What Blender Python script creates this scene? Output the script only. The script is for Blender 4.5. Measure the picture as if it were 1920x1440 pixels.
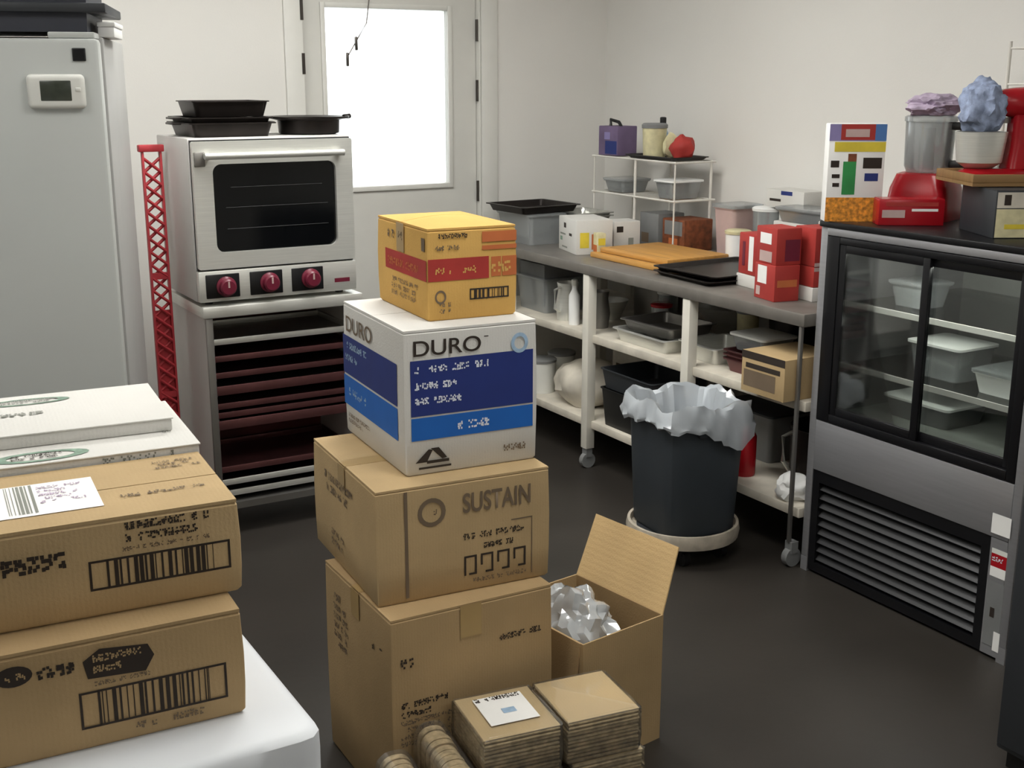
import bpy, bmesh, math, random
from mathutils import Vector, Matrix, noise
random.seed(7)
S = bpy.context.scene
for o in list(bpy.data.objects): bpy.data.objects.remove(o)
COL = S.collection
R = math.radians
# ---------------------------------------------------------------- camera
cam = bpy.data.cameras.new('camera'); cam.sensor_width = 36; cam.lens = 42.19; cam.clip_start = .02
co = bpy.data.objects.new('camera', cam); COL.objects.link(co)
co.location = (0, 0, 1.65); co.rotation_euler = (R(90 - 14.216), 0, R(-30.37)); S.camera = co
# ---------------------------------------------------------------- daylight outside and exposure
W = bpy.data.worlds.new('world'); S.world = W; W.use_nodes = True
bg = W.node_tree.nodes['Background']; bg.inputs[0].default_value = (.93, .97, 1, 1); bg.inputs[1].default_value = 2.6
LAMP = 13.0
LAMP_COL = '#fefdf8'
S.view_settings.view_transform = 'Standard'; S.view_settings.look = 'None'
S.view_settings.exposure = 0.45; S.view_settings.gamma = 1.0; S.view_settings.use_curve_mapping = False

# ---------------------------------------------------------------- materials
def lin(h):
    h = h.lstrip('#'); c = [int(h[i:i+2], 16)/255 for i in (0, 2, 4)]
    return tuple(x/12.92 if x <= .04045 else ((x+.055)/1.055)**2.4 for x in c)
MATS = {}
def mat(name, col, rough=.6, metal=0, var=.08, scale=12, bump=0, bscale=60, aniso=None, spec=None, sub=0):
    """procedural: base colour broken up by noise, optional fine relief"""
    if name in MATS: return MATS[name]
    m = bpy.data.materials.new(name); m.use_nodes = True; nt = m.node_tree; n = nt.nodes; l = nt.links
    b = n['Principled BSDF']; c = lin(col) if isinstance(col, str) else col
    b.inputs['Roughness'].default_value = rough; b.inputs['Metallic'].default_value = metal
    if spec is not None: b.inputs['Specular IOR Level'].default_value = spec
    tc = n.new('ShaderNodeTexCoord'); no = n.new('ShaderNodeTexNoise'); no.inputs['Scale'].default_value = scale; no.inputs['Detail'].default_value = 4
    if aniso:
        mp = n.new('ShaderNodeMapping'); mp.inputs['Scale'].default_value = aniso
        l.new(tc.outputs['Object'], mp.inputs[0]); l.new(mp.outputs[0], no.inputs[0])
    else: l.new(tc.outputs['Object'], no.inputs[0])
    rp = n.new('ShaderNodeValToRGB'); rp.color_ramp.elements[0].position = .3; rp.color_ramp.elements[1].position = .7
    rp.color_ramp.elements[0].color = tuple(max(0, x*(1-var)) for x in c)+(1,); rp.color_ramp.elements[1].color = tuple(min(1, x*(1+var)) for x in c)+(1,)
    l.new(no.outputs['Fac'], rp.inputs[0]); l.new(rp.outputs[0], b.inputs['Base Color'])
    if bump:
        n2 = n.new('ShaderNodeTexNoise'); n2.inputs['Scale'].default_value = bscale; n2.inputs['Detail'].default_value = 3
        l.new(tc.outputs['Object'], n2.inputs[0])
        bp = n.new('ShaderNodeBump'); bp.inputs['Strength'].default_value = bump; bp.inputs['Distance'].default_value = .01
        l.new(n2.outputs['Fac'], bp.inputs['Height']); l.new(bp.outputs[0], b.inputs['Normal'])
    MATS[name] = m; return m
def clear(name, tint, gloss=.25, rough=.12, cloud=0.0, body='#dfe4e6'):
    """clear plastic or glass: transparent, with a glossy coat and a little cloudy body"""
    if name in MATS: return MATS[name]
    m = bpy.data.materials.new(name); m.use_nodes = True; nt = m.node_tree; n = nt.nodes; l = nt.links
    n.remove(n['Principled BSDF']); out = n['Material Output']
    t = n.new('ShaderNodeBsdfTransparent'); t.inputs[0].default_value = tint+(1,)
    g = n.new('ShaderNodeBsdfGlossy'); g.inputs['Roughness'].default_value = rough
    d = n.new('ShaderNodeBsdfDiffuse'); d.inputs[0].default_value = lin(body)+(1,)
    f = n.new('ShaderNodeFresnel'); f.inputs[0].default_value = 1.45
    mu = n.new('ShaderNodeMath'); mu.operation = 'MULTIPLY_ADD'; mu.inputs[1].default_value = .8; mu.inputs[2].default_value = gloss*.3; mu.use_clamp = True
    l.new(f.outputs[0], mu.inputs[0])
    a = n.new('ShaderNodeMixShader'); a.inputs[0].default_value = cloud; l.new(t.outputs[0], a.inputs[1]); l.new(d.outputs[0], a.inputs[2])
    c = n.new('ShaderNodeMixShader'); l.new(mu.outputs[0], c.inputs[0]); l.new(a.outputs[0], c.inputs[1]); l.new(g.outputs[0], c.inputs[2])
    l.new(c.outputs[0], out.inputs[0]); MATS[name] = m; return m
def emit(name, col, s):
    m = bpy.data.materials.new(name); m.use_nodes = True; nt = m.node_tree
    b = nt.nodes['Principled BSDF']; b.inputs['Base Color'].default_value = lin(col)+(1,)
    b.inputs['Emission Color'].default_value = lin(col)+(1,); b.inputs['Emission Strength'].default_value = s
    return m
def cardboard(name, col, var=.07):
    if name in MATS: return MATS[name]
    m = mat(name, col, .85, 0, var, 7, .12, 220, spec=.2)
    nt = m.node_tree; n = nt.nodes; l = nt.links
    # faint vertical flutes of the corrugated board
    tc = [x for x in n if x.type == 'TEX_COORD'][0]; bp = [x for x in n if x.type == 'BUMP'][0]
    wv = n.new('ShaderNodeTexWave'); wv.inputs['Scale'].default_value = 45; wv.inputs['Distortion'].default_value = .6
    l.new(tc.outputs['Object'], wv.inputs[0])
    b2 = n.new('ShaderNodeBump'); b2.inputs['Strength'].default_value = .05; b2.inputs['Distance'].default_value = .004
    l.new(wv.outputs['Fac'], b2.inputs['Height']); l.new(bp.outputs[0], b2.inputs['Normal']); l.new(b2.outputs[0], n['Principled BSDF'].inputs['Normal'])
    return m
M = dict(
 wall=mat('wall_paint', '#e2e0db', .75, var=.02, scale=2, bump=.04, bscale=140), ceil=mat('ceiling_paint', '#e4e2de', .9, var=.02),
 floor=mat('floor_dark_vinyl', '#36322e', .4, var=.22, scale=1.6, bump=.02, bscale=40, spec=.35),
 base=mat('baseboard_grey', '#8d8b87', .6), doorp=mat('door_paint', '#d3d2cc', .5, var=.02), trim=mat('trim_paint', '#d9d8d2', .5, var=.02),
 hinge=mat('hinge_metal', '#5a5551', .35, .9), fridge=mat('fridge_enamel', '#bbbebb', .38, var=.02, scale=3), fside=mat('fridge_side_enamel', '#aeaeac', .45, var=.02),
 gasket=mat('rubber_gasket', '#2c2c2a', .7), black=mat('black_plastic', '#141414', .45), blackm=mat('black_metal', '#17171a', .35, .3),
 offw=mat('offwhite_plastic', '#dcdcd6', .45, var=.02), lcd=mat('lcd_display', '#3a3f36', .25, var=.15, scale=40), navy=mat('navy_plastic', '#34363f', .5, var=.06),
 white=mat('white_plastic', '#eeeeec', .45, var=.02), whitepaint=mat('white_paint', '#dcd8cd', .5, var=.04), paper=mat('white_paper', '#f0efec', .8, var=.02),
 red=mat('red_paint', '#b3343c', .5, var=.15, scale=30), redp=mat('red_gloss_plastic', '#a3141f', .25, var=.08), maroon=mat('maroon_plastic', '#6d1f33', .3),
 steel=mat('brushed_steel', '#dcdcd6', .4, .6, .06, 8, aniso=(1, 1, 30)), steeld=mat('dull_steel', '#8f8c88', .42, .8, .08, 6), steels=mat('oven_side_steel', '#d6d3d0', .5, .15, .05, 3),
 dark=mat('dark_enamel', '#0f1013', .3), pan=mat('dark_pan_steel', '#2a2523', .38, .6, .15), pan2=mat('sheet_pan_metal', '#6a4444', .38, .6, .15), interior=mat('stand_interior', '#6a2f2f', .5, .1, .25, 6),
 kraft=cardboard('kraft_cardboard', '#a98f69'), kraft2=cardboard('kraft_cardboard_pale', '#b39a73'), kraftedge=mat('board_edge', '#c0aa85', .9, var=.15, scale=80), tan=cardboard('orange_cardboard', '#d2a75f'),
 whitec=cardboard('white_cardboard', '#d2d0cb', .02), ink=mat('dark_ink', '#2b2119', .8), inkg=mat('grey_ink', '#6b5b49', .85), inkgreen=mat('green_ink', '#78907f', .8, var=.35, scale=60), inkgrey=mat('cool_grey_ink', '#85877f', .85),
 tape=mat('packing_tape', '#a88d5f', .3, var=.05), navyink=mat('navy_ink', '#1d2f73', .6, var=.05), blueink=mat('blue_ink', '#1560b4', .6, var=.05), inkwhite=mat('white_ink', '#dfe4ee', .7), redink=mat('red_ink', '#a8322c', .7, var=.1), orangeink=mat('orange_ink', '#c06a3a', .7), paleblue=mat('pale_blue_ink', '#9cb6cf', .7, var=.15, scale=60),
 cloth=mat('white_tablecloth', '#dde0e4', .55, var=.015, scale=3, bump=.05, bscale=12), wood=mat('maple_board', '#c08d47', .5, 0, .14, 5, aniso=(12, 1, 12)), woodd=mat('brown_wood', '#8a6a42', .6, 0, .15, 6, aniso=(1, 10, 1)),
 can=mat('can_grey_plastic', '#3a4046', .55, var=.05), canrim=mat('dolly_rim', '#b5ab9b', .55, var=.25, scale=18), grey=mat('grey_plastic', '#7c7d7d', .5), casefr=mat('case_steel', '#a6a6a9', .38, .6, .05, 5, aniso=(1, 1, 20)), caseint=mat('case_interior', '#9a9c98', .5, .1), slat=mat('grille_slat_metal', '#232325', .45, .3),
 charcoal=mat('charcoal_plastic', '#2c2f33', .5), purple=mat('purple_card', '#6d5c7c', .6, var=.15), cream=mat('cream_plastic', '#cfc79f', .55, var=.15, scale=30), pink=mat('pinkish_plastic', '#c2a8a3', .5, var=.1),
 brown=mat('brown_food', '#7a4326', .7, var=.4, scale=40), foil=mat('foil', '#cfcfca', .3, .9, .15, 30, .3, 60), yellow=mat('yellow_print', '#dcc63e', .6, var=.15), green=mat('green_print', '#2f8f4a', .6, var=.2), skyb=mat('blue_print', '#4d78b4', .6, var=.1), orange=mat('orange_cereal_print', '#d28a2e', .65, var=.55, scale=90),
 violet=mat('violet_print', '#8a80b0', .6, var=.1), bluecloth=mat('blue_grey_cloth', '#8e9ab5', .85, var=.35, scale=45, bump=.3, bscale=50), lilac=mat('lilac_cloth', '#b3a3b8', .85, var=.25, scale=40), glassd=mat('oven_glass', '#07080a', .08), sheet=mat('fibre_pulp', '#c9b48e', .9, var=.3, scale=60, bump=.2, bscale=120),
 kraft3=cardboard('kraft_lit_flap', '#c8aa7b'), pulp=cardboard('pale_kraft_sheet', '#d8c197'), wire=mat('white_wire', '#dedbd3', .4), chrome=mat('chrome', '#d5d5d5', .15, 1), shelfw=mat('white_shelf', '#cdc6b8', .5, var=.2, scale=9), topst=mat('table_top_steel', '#85807a', .4, .5, .1, 14))  # paler kraft for raised flaps has their brighter light put into the colour
M['glass'] = clear('clear_glass', (.95, .97, .96), .15, .03); M['plastic'] = clear('clear_plastic', (.82, .84, .84), .3, .15, .28); M['wrap'] = clear('shrink_wrap', (.97, .97, .965), .4, .12, .04)
M['liner'] = clear('bin_liner_film', (.85, .87, .9), .45, .28, .72, '#cfd6dd'); M['bubble'] = clear('bubble_film', (.9, .92, .94), .9, .1, .5, '#e8ecef'); M['pane'] = clear('window_glass', (.97, .98, .97), .1, .02)

# ---------------------------------------------------------------- mesh helpers
class MB:
    def __init__(s): s.bm = bmesh.new()
    def _merge(s, b, mx=None):
        if mx is not None: bmesh.ops.transform(b, matrix=mx, verts=b.verts)
        me = bpy.data.meshes.new('t'); b.to_mesh(me); b.free(); s.bm.from_mesh(me); bpy.data.meshes.remove(me); return s
    def box(s, a, b, bev=0, rz=0, rot=None, seg=2):
        """a,b: opposite corners"""
        t = bmesh.new(); bmesh.ops.create_cube(t, size=1)
        sz = [abs(b[i]-a[i]) for i in range(3)]; c = Vector([(a[i]+b[i])/2 for i in range(3)])
        bmesh.ops.scale(t, vec=sz, verts=t.verts)
        if bev: bmesh.ops.bevel(t, geom=t.edges[:], offset=min(bev, min(sz)*.49), segments=seg, affect='EDGES', profile=.5)
        m = Matrix.Translation(c)
        if rot is not None: m = m @ rot
        elif rz: m = m @ Matrix.Rotation(rz, 4, 'Z')
        return s._merge(t, m)
    def cyl(s, p0, p1, r0, r1=None, n=20, caps=True):
        r1 = r0 if r1 is None else r1; p0 = Vector(p0); p1 = Vector(p1); d = p1-p0
        t = bmesh.new(); bmesh.ops.create_cone(t, cap_ends=caps, segments=n, radius1=r0, radius2=r1, depth=d.length)
        return s._merge(t, Matrix.Translation((p0+p1)/2) @ d.to_track_quat('Z', 'Y').to_matrix().to_4x4())
    def loft(s, rings, cap0=True, cap1=True, closed=True):
        vs = [[s.bm.verts.new(p) for p in r] for r in rings]
        n = len(vs[0])
        for a, b in zip(vs, vs[1:]):
            for i in range(n if closed else n-1): s.bm.faces.new((a[i], a[(i+1) % n], b[(i+1) % n], b[i]))
        if cap0: s.bm.faces.new(list(reversed(vs[0])))
        if cap1: s.bm.faces.new(vs[-1])
        return s
    def lathe(s, prof, c=(0, 0, 0), n=28, cap0=True, cap1=True):
        return s.loft([[(c[0]+r*math.cos(2*math.pi*i/n), c[1]+r*math.sin(2*math.pi*i/n), c[2]+z) for i in range(n)] for r, z in prof], cap0, cap1)
    def tube(s, pts, r, n=8):
        pts = [Vector(p) for p in pts]; rings = []
        for i, p in enumerate(pts):
            d = (pts[min(i+1, len(pts)-1)]-pts[max(i-1, 0)]).normalized()
            up = Vector((0, 0, 1)) if abs(d.z) < .95 else Vector((1, 0, 0))
            x = d.cross(up).normalized(); y = x.cross(d).normalized()
            rings.append([p+x*r*math.cos(2*math.pi*k/n)+y*r*math.sin(2*math.pi*k/n) for k in range(n)])
        return s.loft(rings)
    def quad(s, *p): s.bm.faces.new([s.bm.verts.new(q) for q in p]); return s
    def prism(s, poly, ax, t0, t1):
        """poly 2-D; ax = axis of extrusion (0,1,2)"""
        def mk(p, t): q = list(p); q.insert(ax, t); return q
        return s.loft([[mk(p, t0) for p in poly], [mk(p, t1) for p in poly]])
    def build(s, name, m, parent=None, smooth=False, solid=0):
        bmesh.ops.recalc_face_normals(s.bm, faces=s.bm.faces)
        me = bpy.data.meshes.new(name); s.bm.to_mesh(me); s.bm.free()
        if smooth:
            for p in me.polygons: p.use_smooth = True
            me.set_sharp_from_angle(angle=R(38))
        o = bpy.data.objects.new(name, me); COL.objects.link(o); me.materials.append(M[m] if isinstance(m, str) else m)
        if parent: o.parent = parent
        if solid:
            md = o.modifiers.new('thickness', 'SOLIDIFY'); md.thickness = solid; md.offset = 0
        return o
def tag(o, label, cat, group=None):
    o['label'] = label; o['category'] = cat
    if group: o['group'] = group
    return o
def thing(name, label, cat, loc=(0, 0, 0), rz=0, group=None):
    o = bpy.data.objects.new(name, None); o.empty_display_size = .05; COL.objects.link(o); o.location = loc; o.rotation_euler = (0, 0, R(rz)); return tag(o, label, cat, group)
def struct(o): o['kind'] = 'structure'; return o
def bx(name, m, parent, a, b, bev=0, **k): return MB().box(a, b, bev, **k).build(name, m, parent, smooth=bev > 0)
def copy_tree(o, parent=None):
    c = o.copy(); COL.objects.link(c); c.parent = parent
    for ch in list(o.children): copy_tree(ch, c)
    return c
# --- printing on a face: o = lower left corner, u and v = face axes, n = outward normal
def frame(side, w=0, d=0, h=0):
    """local face axes of a carton whose front left bottom corner is the origin"""
    return {'front': (Vector((0, -.0012, 0)), Vector((1, 0, 0)), Vector((0, 0, 1))),
            'left': (Vector((-.0012, d, 0)), Vector((0, -1, 0)), Vector((0, 0, 1))),
            'top': (Vector((0, 0, h+.0012)), Vector((1, 0, 0)), Vector((0, 1, 0)))}[side]
def text(parent, fr, s, x, y, w, h, m='ink', bold=0, name='printed_word', shear=0):
    cu = bpy.data.curves.new('t', 'FONT'); cu.body = s; cu.offset = bold; cu.shear = shear
    to = bpy.data.objects.new('t', cu); COL.objects.link(to)
    me = bpy.data.meshes.new_from_object(to.evaluated_get(bpy.context.evaluated_depsgraph_get())); bpy.data.objects.remove(to)
    xs = [v.co.x for v in me.vertices]; ys = [v.co.y for v in me.vertices]; x0, x1, y0, y1 = min(xs), max(xs), min(ys), max(ys)
    o, u, v = fr
    for q in me.vertices: q.co = o+u*(x+(q.co.x-x0)/(x1-x0)*w)+v*(y+(q.co.y-y0)/(y1-y0)*h)+u.cross(v)*.0006
    me.materials.clear(); me.materials.append(M[m]); ob = bpy.data.objects.new(name, me); COL.objects.link(ob); ob.parent = parent; return ob
def patch(parent, fr, polys, m, name='printed_band', lift=0):
    """flat print made of polygons in face coordinates"""
    b = MB(); o, u, v = fr; nn = u.cross(v)*lift
    for p in polys: b.quad(*[o+u*a+v*c+nn for a, c in p])
    ob = b.build(name, m, parent)
    if len(polys) > 1: ob['kind'] = 'stuff'
    return ob
def rect(x0, y0, x1, y1): return [(x0, y0), (x1, y0), (x1, y1), (x0, y1)]
def rim(x0, y0, x1, y1, t): return [rect(x0, y0, x1, y0+t), rect(x0, y1-t, x1, y1), rect(x0, y0+t, x0+t, y1-t), rect(x1-t, y0+t, x1, y1-t)]
def smallprint(parent, fr, x, y, w, h, rows, m='ink', seed=0, fill=.8, name='small_print', bold=.22, lift=.0004):
    """lines of print too blurred to read: blotches where letters cannot be made out"""
    r = random.Random(seed); ps = []; rh = h/rows
    for k in range(rows):
        yy = y+h-(k+1)*rh+rh*.15; ch = rh*.66; cw = ch*.72; xx = x; end = x+w*(1 if k == 0 else r.uniform(.6, 1))
        while xx+cw < end:
            if r.random() < fill:
                gx, gy = 3, 4; p = .34+bold*.75; ax, ay = cw*.86/gx, ch/gy
                for i in range(gx):
                    for j in range(gy):
                        if r.random() < p: jx, jy = r.uniform(-.2, .2)*ax, r.uniform(-.2, .2)*ay; ps.append(rect(xx+i*ax+jx, yy+j*ay+jy, xx+(i+1)*ax+jx, yy+(j+1)*ay+jy))
            xx += cw
    return patch(parent, fr, ps, m, name, lift)
def barcode(parent, fr, x, y, w, h, seed=1, m='ink'):
    r = random.Random(seed); t = .0035; ps = rim(x, y, x+w, y+h, t); xx = x+w*.13
    ps.append(rect(xx-.002, y, xx, y+h)); 
    while xx < x+w*.86:
        b = r.choice((.0015, .003, .0055)); ps.append(rect(xx, y+t, xx+b, y+h-t)); xx += b+r.choice((.002, .004, .007))
    ps.append(rect(x+w*.87, y, x+w*.875, y+h))
    return patch(parent, fr, ps, m, 'barcode')
def oval(x, y, rx, ry, n=20): return [(x+rx*math.cos(2*math.pi*i/n), y+ry*math.sin(2*math.pi*i/n)) for i in range(n)]
def ring2d(x, y, rx, ry, k=.72, n=20):
    a = oval(x, y, rx, ry, n); b = oval(x, y, rx*k, ry*k, n); return [[a[i], a[(i+1) % n], b[(i+1) % n], b[i]] for i in range(n)]

# ================================================================= THE ROOM
XR, YB, XL, YF, ZC = 3.62, 5.222, -2.4, -2.6, 2.75
struct(bx('floor', 'floor', None, (XL-.1, YF-.1, -.1), (XR+.1, YB+.1, 0)))
struct(bx('ceiling', 'ceil', None, (XL-.1, YF-.1, ZC), (XR+.1, YB+.1, ZC+.1)))
struct(bx('wall_right', 'wall', None, (XR, YF-.1, 0), (XR+.12, YB+.12, ZC)))
struct(bx('wall_left', 'wall', None, (XL-.12, YF-.1, 0), (XL, YB+.12, ZC)))
struct(bx('wall_front', 'wall', None, (XL, YF-.12, 0), (XR, YF, ZC)))
DX0, DX1, DZ = 1.985, 2.885, 2.10
wb = MB(); wb.box((XL, YB, 0), (DX0, YB+.12, ZC)); wb.box((DX1, YB, 0), (XR, YB+.12, ZC)); wb.box((DX0, YB, DZ), (DX1, YB+.12, ZC))
struct(wb.build('wall_back', 'wall'))
struct(bx('baseboard_right', 'base', None, (XR-.012, YF, 0), (XR, YB, .1)))
b = MB(); b.box((XL, YB-.012, 0), (DX0-.08, YB, .1)); b.box((DX1+.08, YB-.012, 0), (XR-.012, YB, .1)); struct(b.build('baseboard_back', 'base'))
# door with a tall glazed light
d = bpy.data.objects.new('door_1', None); COL.objects.link(d); d.location = (DX0, YB, 0); struct(d); d['label'] = 'pale grey exterior door with a tall bright window'
DW = DX1-DX0; wx0, wx1, wz0, wz1 = 2.105-DX0, 2.72-DX0, 1.165, 1.965
lf = MB(); y0, y1 = .03, .075
for a, c in (((.012, y0, .01), (wx0, y1, DZ-.012)), ((wx1, y0, .01), (DW-.012, y1, DZ-.012)), ((wx0, y0, .01), (wx1, y1, wz0)), ((wx0, y0, wz1), (wx1, y1, DZ-.012))): lf.box(a, c)
lf.build('door_leaf', 'doorp', d)
wf = MB(); t = .022
for a, c in (((wx0-t, y0-.012, wz0-t), (wx0, y0, wz1+t)), ((wx1, y0-.012, wz0-t), (wx1+t, y0, wz1+t)), ((wx0, y0-.012, wz0-t), (wx1, y0, wz0)), ((wx0, y0-.012, wz1), (wx1, y0, wz1+t))): wf.box(a, c, .003)
wfo = wf.build('window_frame', 'trim', d, True)
bx('pane', 'pane', wfo, (wx0, .048, wz0), (wx1, .054, wz1))
jb = MB()
for a, c in (((-.085, -.016, 0), (.0, .0, DZ+.085)), ((DW, -.016, 0), (DW+.085, 0, DZ+.085)), ((0, -.016, DZ), (DW, 0, DZ+.085)), ((-.012, 0, 0), (.006, .12, DZ)), ((DW-.006, 0, 0), (DW+.012, .12, DZ)), ((.006, 0, DZ-.008), (DW-.006, .12, DZ+.01))): jb.box(a, c, .003)
jb.build('door_frame', 'trim', d, True)
for z in (.28, 1.12, 1.6, 1.88):
    h = MB(); h.cyl((DW-.008, .018, z-.05), (DW-.008, .018, z+.05), .008, n=10); h.build('hinge', 'hinge', d, True)
h = MB(); h.cyl((.055, .03, 1.0), (.055, -.03, 1.0), .012); h.cyl((.055, -.03, 1.0), (.17, -.03, 1.0), .01); h.box((.03, .024, .93), (.08, .031, 1.07), .004); h.build('door_handle', 'hinge', d, True)
for z in (1.72, 1.95): bx('strike_plate', 'hinge', d, (-.01, -.019, z-.045), (.004, -.002, z+.045))
pc = MB(); pc.tube([(2.325-DX0, .012, 2.05), (2.3-DX0, .008, 1.9), (2.26-DX0, .008, 1.84), (2.2-DX0, .006, 1.75)], .0028, 6); pco = pc.build('pull_cord', 'hinge', d)
for x, z in ((2.245, 1.81), (2.2, 1.74)): bx('cord_toggle', 'hinge', pco, (x-DX0-.006, -.004, z-.03), (x-DX0+.006, .012, z+.03), .004)
# ceiling lights
def ceiling_light(x, y, wx, wy, s, label):
    t = thing('ceiling_light', label, 'ceiling light', (x, y, ZC), 0, 'ceiling light panels'); f = MB()
    f.box((-wx/2, -wy/2, -.06), (-wx/2+.03, wy/2, 0)); f.box((wx/2-.03, -wy/2, -.06), (wx/2, wy/2, 0)); f.box((-wx/2+.03, -wy/2, -.06), (wx/2-.03, -wy/2+.03, 0)); f.box((-wx/2+.03, wy/2-.03, -.06), (wx/2-.03, wy/2, 0)); f.build('light_frame', 'white', t)
    MB().box((-wx/2+.03, -wy/2+.03, -.05), (wx/2-.03, wy/2-.03, -.04)).build('diffuser', emit('lit_diffuser', LAMP_COL, s), t)
ceiling_light(.75, 3.75, 1.2, .6, LAMP*.85, 'lit ceiling panel in front of the oven')
ceiling_light(1.9, 3.5, .6, 1.2, LAMP*.95, 'lit ceiling panel above the aisle by the work table')
ceiling_light(-.7, 2.3, .6, 1.2, LAMP*.6, 'lit ceiling panel above the white covered table')
ceiling_light(1.45, 1.6, .6, 1.2, LAMP*.8, 'lit ceiling panel above the kraft bundles')
ceiling_light(.9, -.9, 1.2, .6, LAMP*.85, 'lit ceiling panel behind the viewpoint')

# ================================================================= FRIDGE
f = thing('upright_fridge', 'tall pale grey upright fridge with a thermometer on its door', 'fridge', (.735, 3.45, 0), -18)
bx('cabinet', 'fside', f, (-.765, .125, .06), (.0, .70, 1.765), .006)
bx('gasket', 'gasket', f, (-.74, .05, .085), (-.03, .13, 1.75))
bx('door', 'fridge', f, (-.765, 0, .08), (.0, .055, 1.758), .012)
for x in (-.72, -.05):
    for y in (.12, .6): MB().cyl((x, y, 0), (x, y, .062), .02).build('foot', 'black', f)
bx('hinge_cover', 'fridge', f, (-.13, .012, 1.7585), (-.01, .12, 1.775), .004)
hd = MB(); hd.tube([(-.70, 0, .75), (-.70, -.04, .78), (-.70, -.04, 1.25), (-.70, 0, 1.28)], .012); hd.build('door_handle', 'steel', f, True)
t = thing('digital_thermometer', 'white rounded digital thermometer with dark display on the fridge door', 'thermometer', f.matrix_basis @ Vector((-.116, -.0005, 1.575)), -18)
bx('housing', 'offw', t, (-.074, -.026, 0), (.074, 0, .09), .022, seg=4); bx('display', 'lcd', t, (-.04, -.0275, .02), (.04, -.02, .074), .003); bx('button', 'offw', t, (.05, -.03, .045), (.064, -.02, .055), .002)
t = thing('magnet', 'small black square magnet on the fridge door', 'magnet', f.matrix_basis @ Vector((-.052, -.0005, 1.699)), -18); bx('magnet_body', 'black', t, (-.017, -.006, 0), (.017, 0, .034), .002); bx('magnet_face', 'dark', t, (-.014, -.0075, .003), (.014, -.006, .031))
t = thing('storage_tote', 'dark navy storage tote with a rim on top of the fridge', 'tote', f.matrix_basis @ Vector((0, 0, 1.776)), -18)
def taper(x0, x1, y0, y1, z0, z1, i): return [[(x0+i, y0+i, z0), (x1-i, y0+i, z0), (x1-i, y1-i, z0), (x0+i, y1-i, z0)], [(x0, y0, z1), (x1, y0, z1), (x1, y1, z1), (x0, y1, z1)]]
MB().loft(taper(-.70, -.02, .04, .45, 0, .30, .012)).build('tote_body', 'navy', t)
bx('tote_rim', 'charcoal', t, (-.715, .025, .05), (.022, .465, .075), .004); bx('tote_lid', 'charcoal', t, (-.715, .025, .30), (.022, .465, .33), .008)
t = thing('white_box', 'small white flat box on the fridge beside the navy tote', 'box', f.matrix_basis @ Vector((.006, .24, 1.7655)), -18); bx('box_body', 'white', t, (-.02, -.1, 0), (.024, .14, .028), .003); bx('box_lid', 'white', t, (-.022, -.102, .0285), (.027, .142, .042), .003)

# ================================================================= RED LATTICE STAND
t = thing('lattice_stand', 'narrow red metal lattice stand between the fridge and the oven', 'stand', (1.098, 4.44, 0))
for x in (-.036, .028): bx('upright', 'red', t, (x, -.01, .02), (x+.008, .01, 1.40), .002)
for k in range(27):
    z = .08+k*.048
    for sg in (-1, 1):
        l = MB(); l.tube([(-.029*sg, .0+sg*.004, z), (.029*sg, .0+sg*.004, z+.048)], .0062, 6); l.build('lattice_bar', 'red', t)
bx('kick_panel', 'red', t, (-.028, .006, .1), (.028, .012, .82))
for z in (.5, .95): bx('crosspiece', 'red', t, (-.028, -.008, z-.012), (.028, .008, z+.012))
bx('top_bar', 'red', t, (-.046, -.016, 1.40), (.044, .016, 1.425), .004); bx('foot_plate', 'red', t, (-.05, -.12, 0), (.045, .12, .02), .003)

# ================================================================= OVEN, ITS STAND, PANS
OX0, OX1, OY0, OY1, OZ0, OZ1 = 1.157, 1.757, 4.15, 4.585, .885, 1.455
w = OX1-OX0; H = OZ1-OZ0
t = thing('countertop_oven', 'stainless steel countertop oven with red knobs and dark window', 'oven', (OX0, OY0, OZ0))
bx('casing', 'steels', t, (0, .03, .0), (w, OY1-OY0, H), .006)
bx('front_gap', 'dark', t, (.006, .018, .004), (w-.006, .0305, H-.006))
dr = MB(); W0, W1, G0, G1 = .075, .53, .175, .482
def rrect(x0, z0, x1, z1, r, n=6):
    p = []
    for cx, cz, a0 in ((x1-r, z1-r, 0), (x0+r, z1-r, 90), (x0+r, z0+r, 180), (x1-r, z0+r, 270)):
        for i in range(n+1): a = R(a0+90*i/n); p.append((cx+r*math.cos(a), cz+r*math.sin(a)))
    return p
def framed(outer, inner, y0, y1):
    """plate with a rounded opening (same vertex count rings)"""
    b = MB(); b.loft([[(x, y, z) for x, z in q] for q, y in ((outer, y1), (outer, y0), (inner, y0), (inner, y1), (outer, y1))], False, False); return b
framed(rrect(.006, .118, w-.004, H-.01, .008), rrect(W0, G0, W1, G1, .03), 0, .026).build('oven_door', 'steel', t, True)
od = t.children[-1]
bx('door_glass', 'glassd', od, (W0-.01, .015, G0-.01), (W1+.01, .019, G1+.01))
for z, x0, x1 in ((.255, .12, .5), (.33, .12, .5), (.40, .14, .48)): MB().tube([(x0, .0143, z), (x1, .0143, z)], .0011, 6).build('rack_line', 'slat', od)
h = MB(); h.tube([(.04, -.035, .512), (w-.05, -.035, .512)], .012, 12)
for x in (.055, w-.065): h.box((x-.012, -.035, .502), (x+.012, .002, .522), .003)
h.build('door_handle', 'steel', od, True)
bx('corner_guard', 'steeld', od, (.012, -.006, .475), (.05, .002, .525), .003)
bx('control_panel', 'steel', t, (.002, .0, .002), (w-.002, .028, .112), .004)
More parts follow.
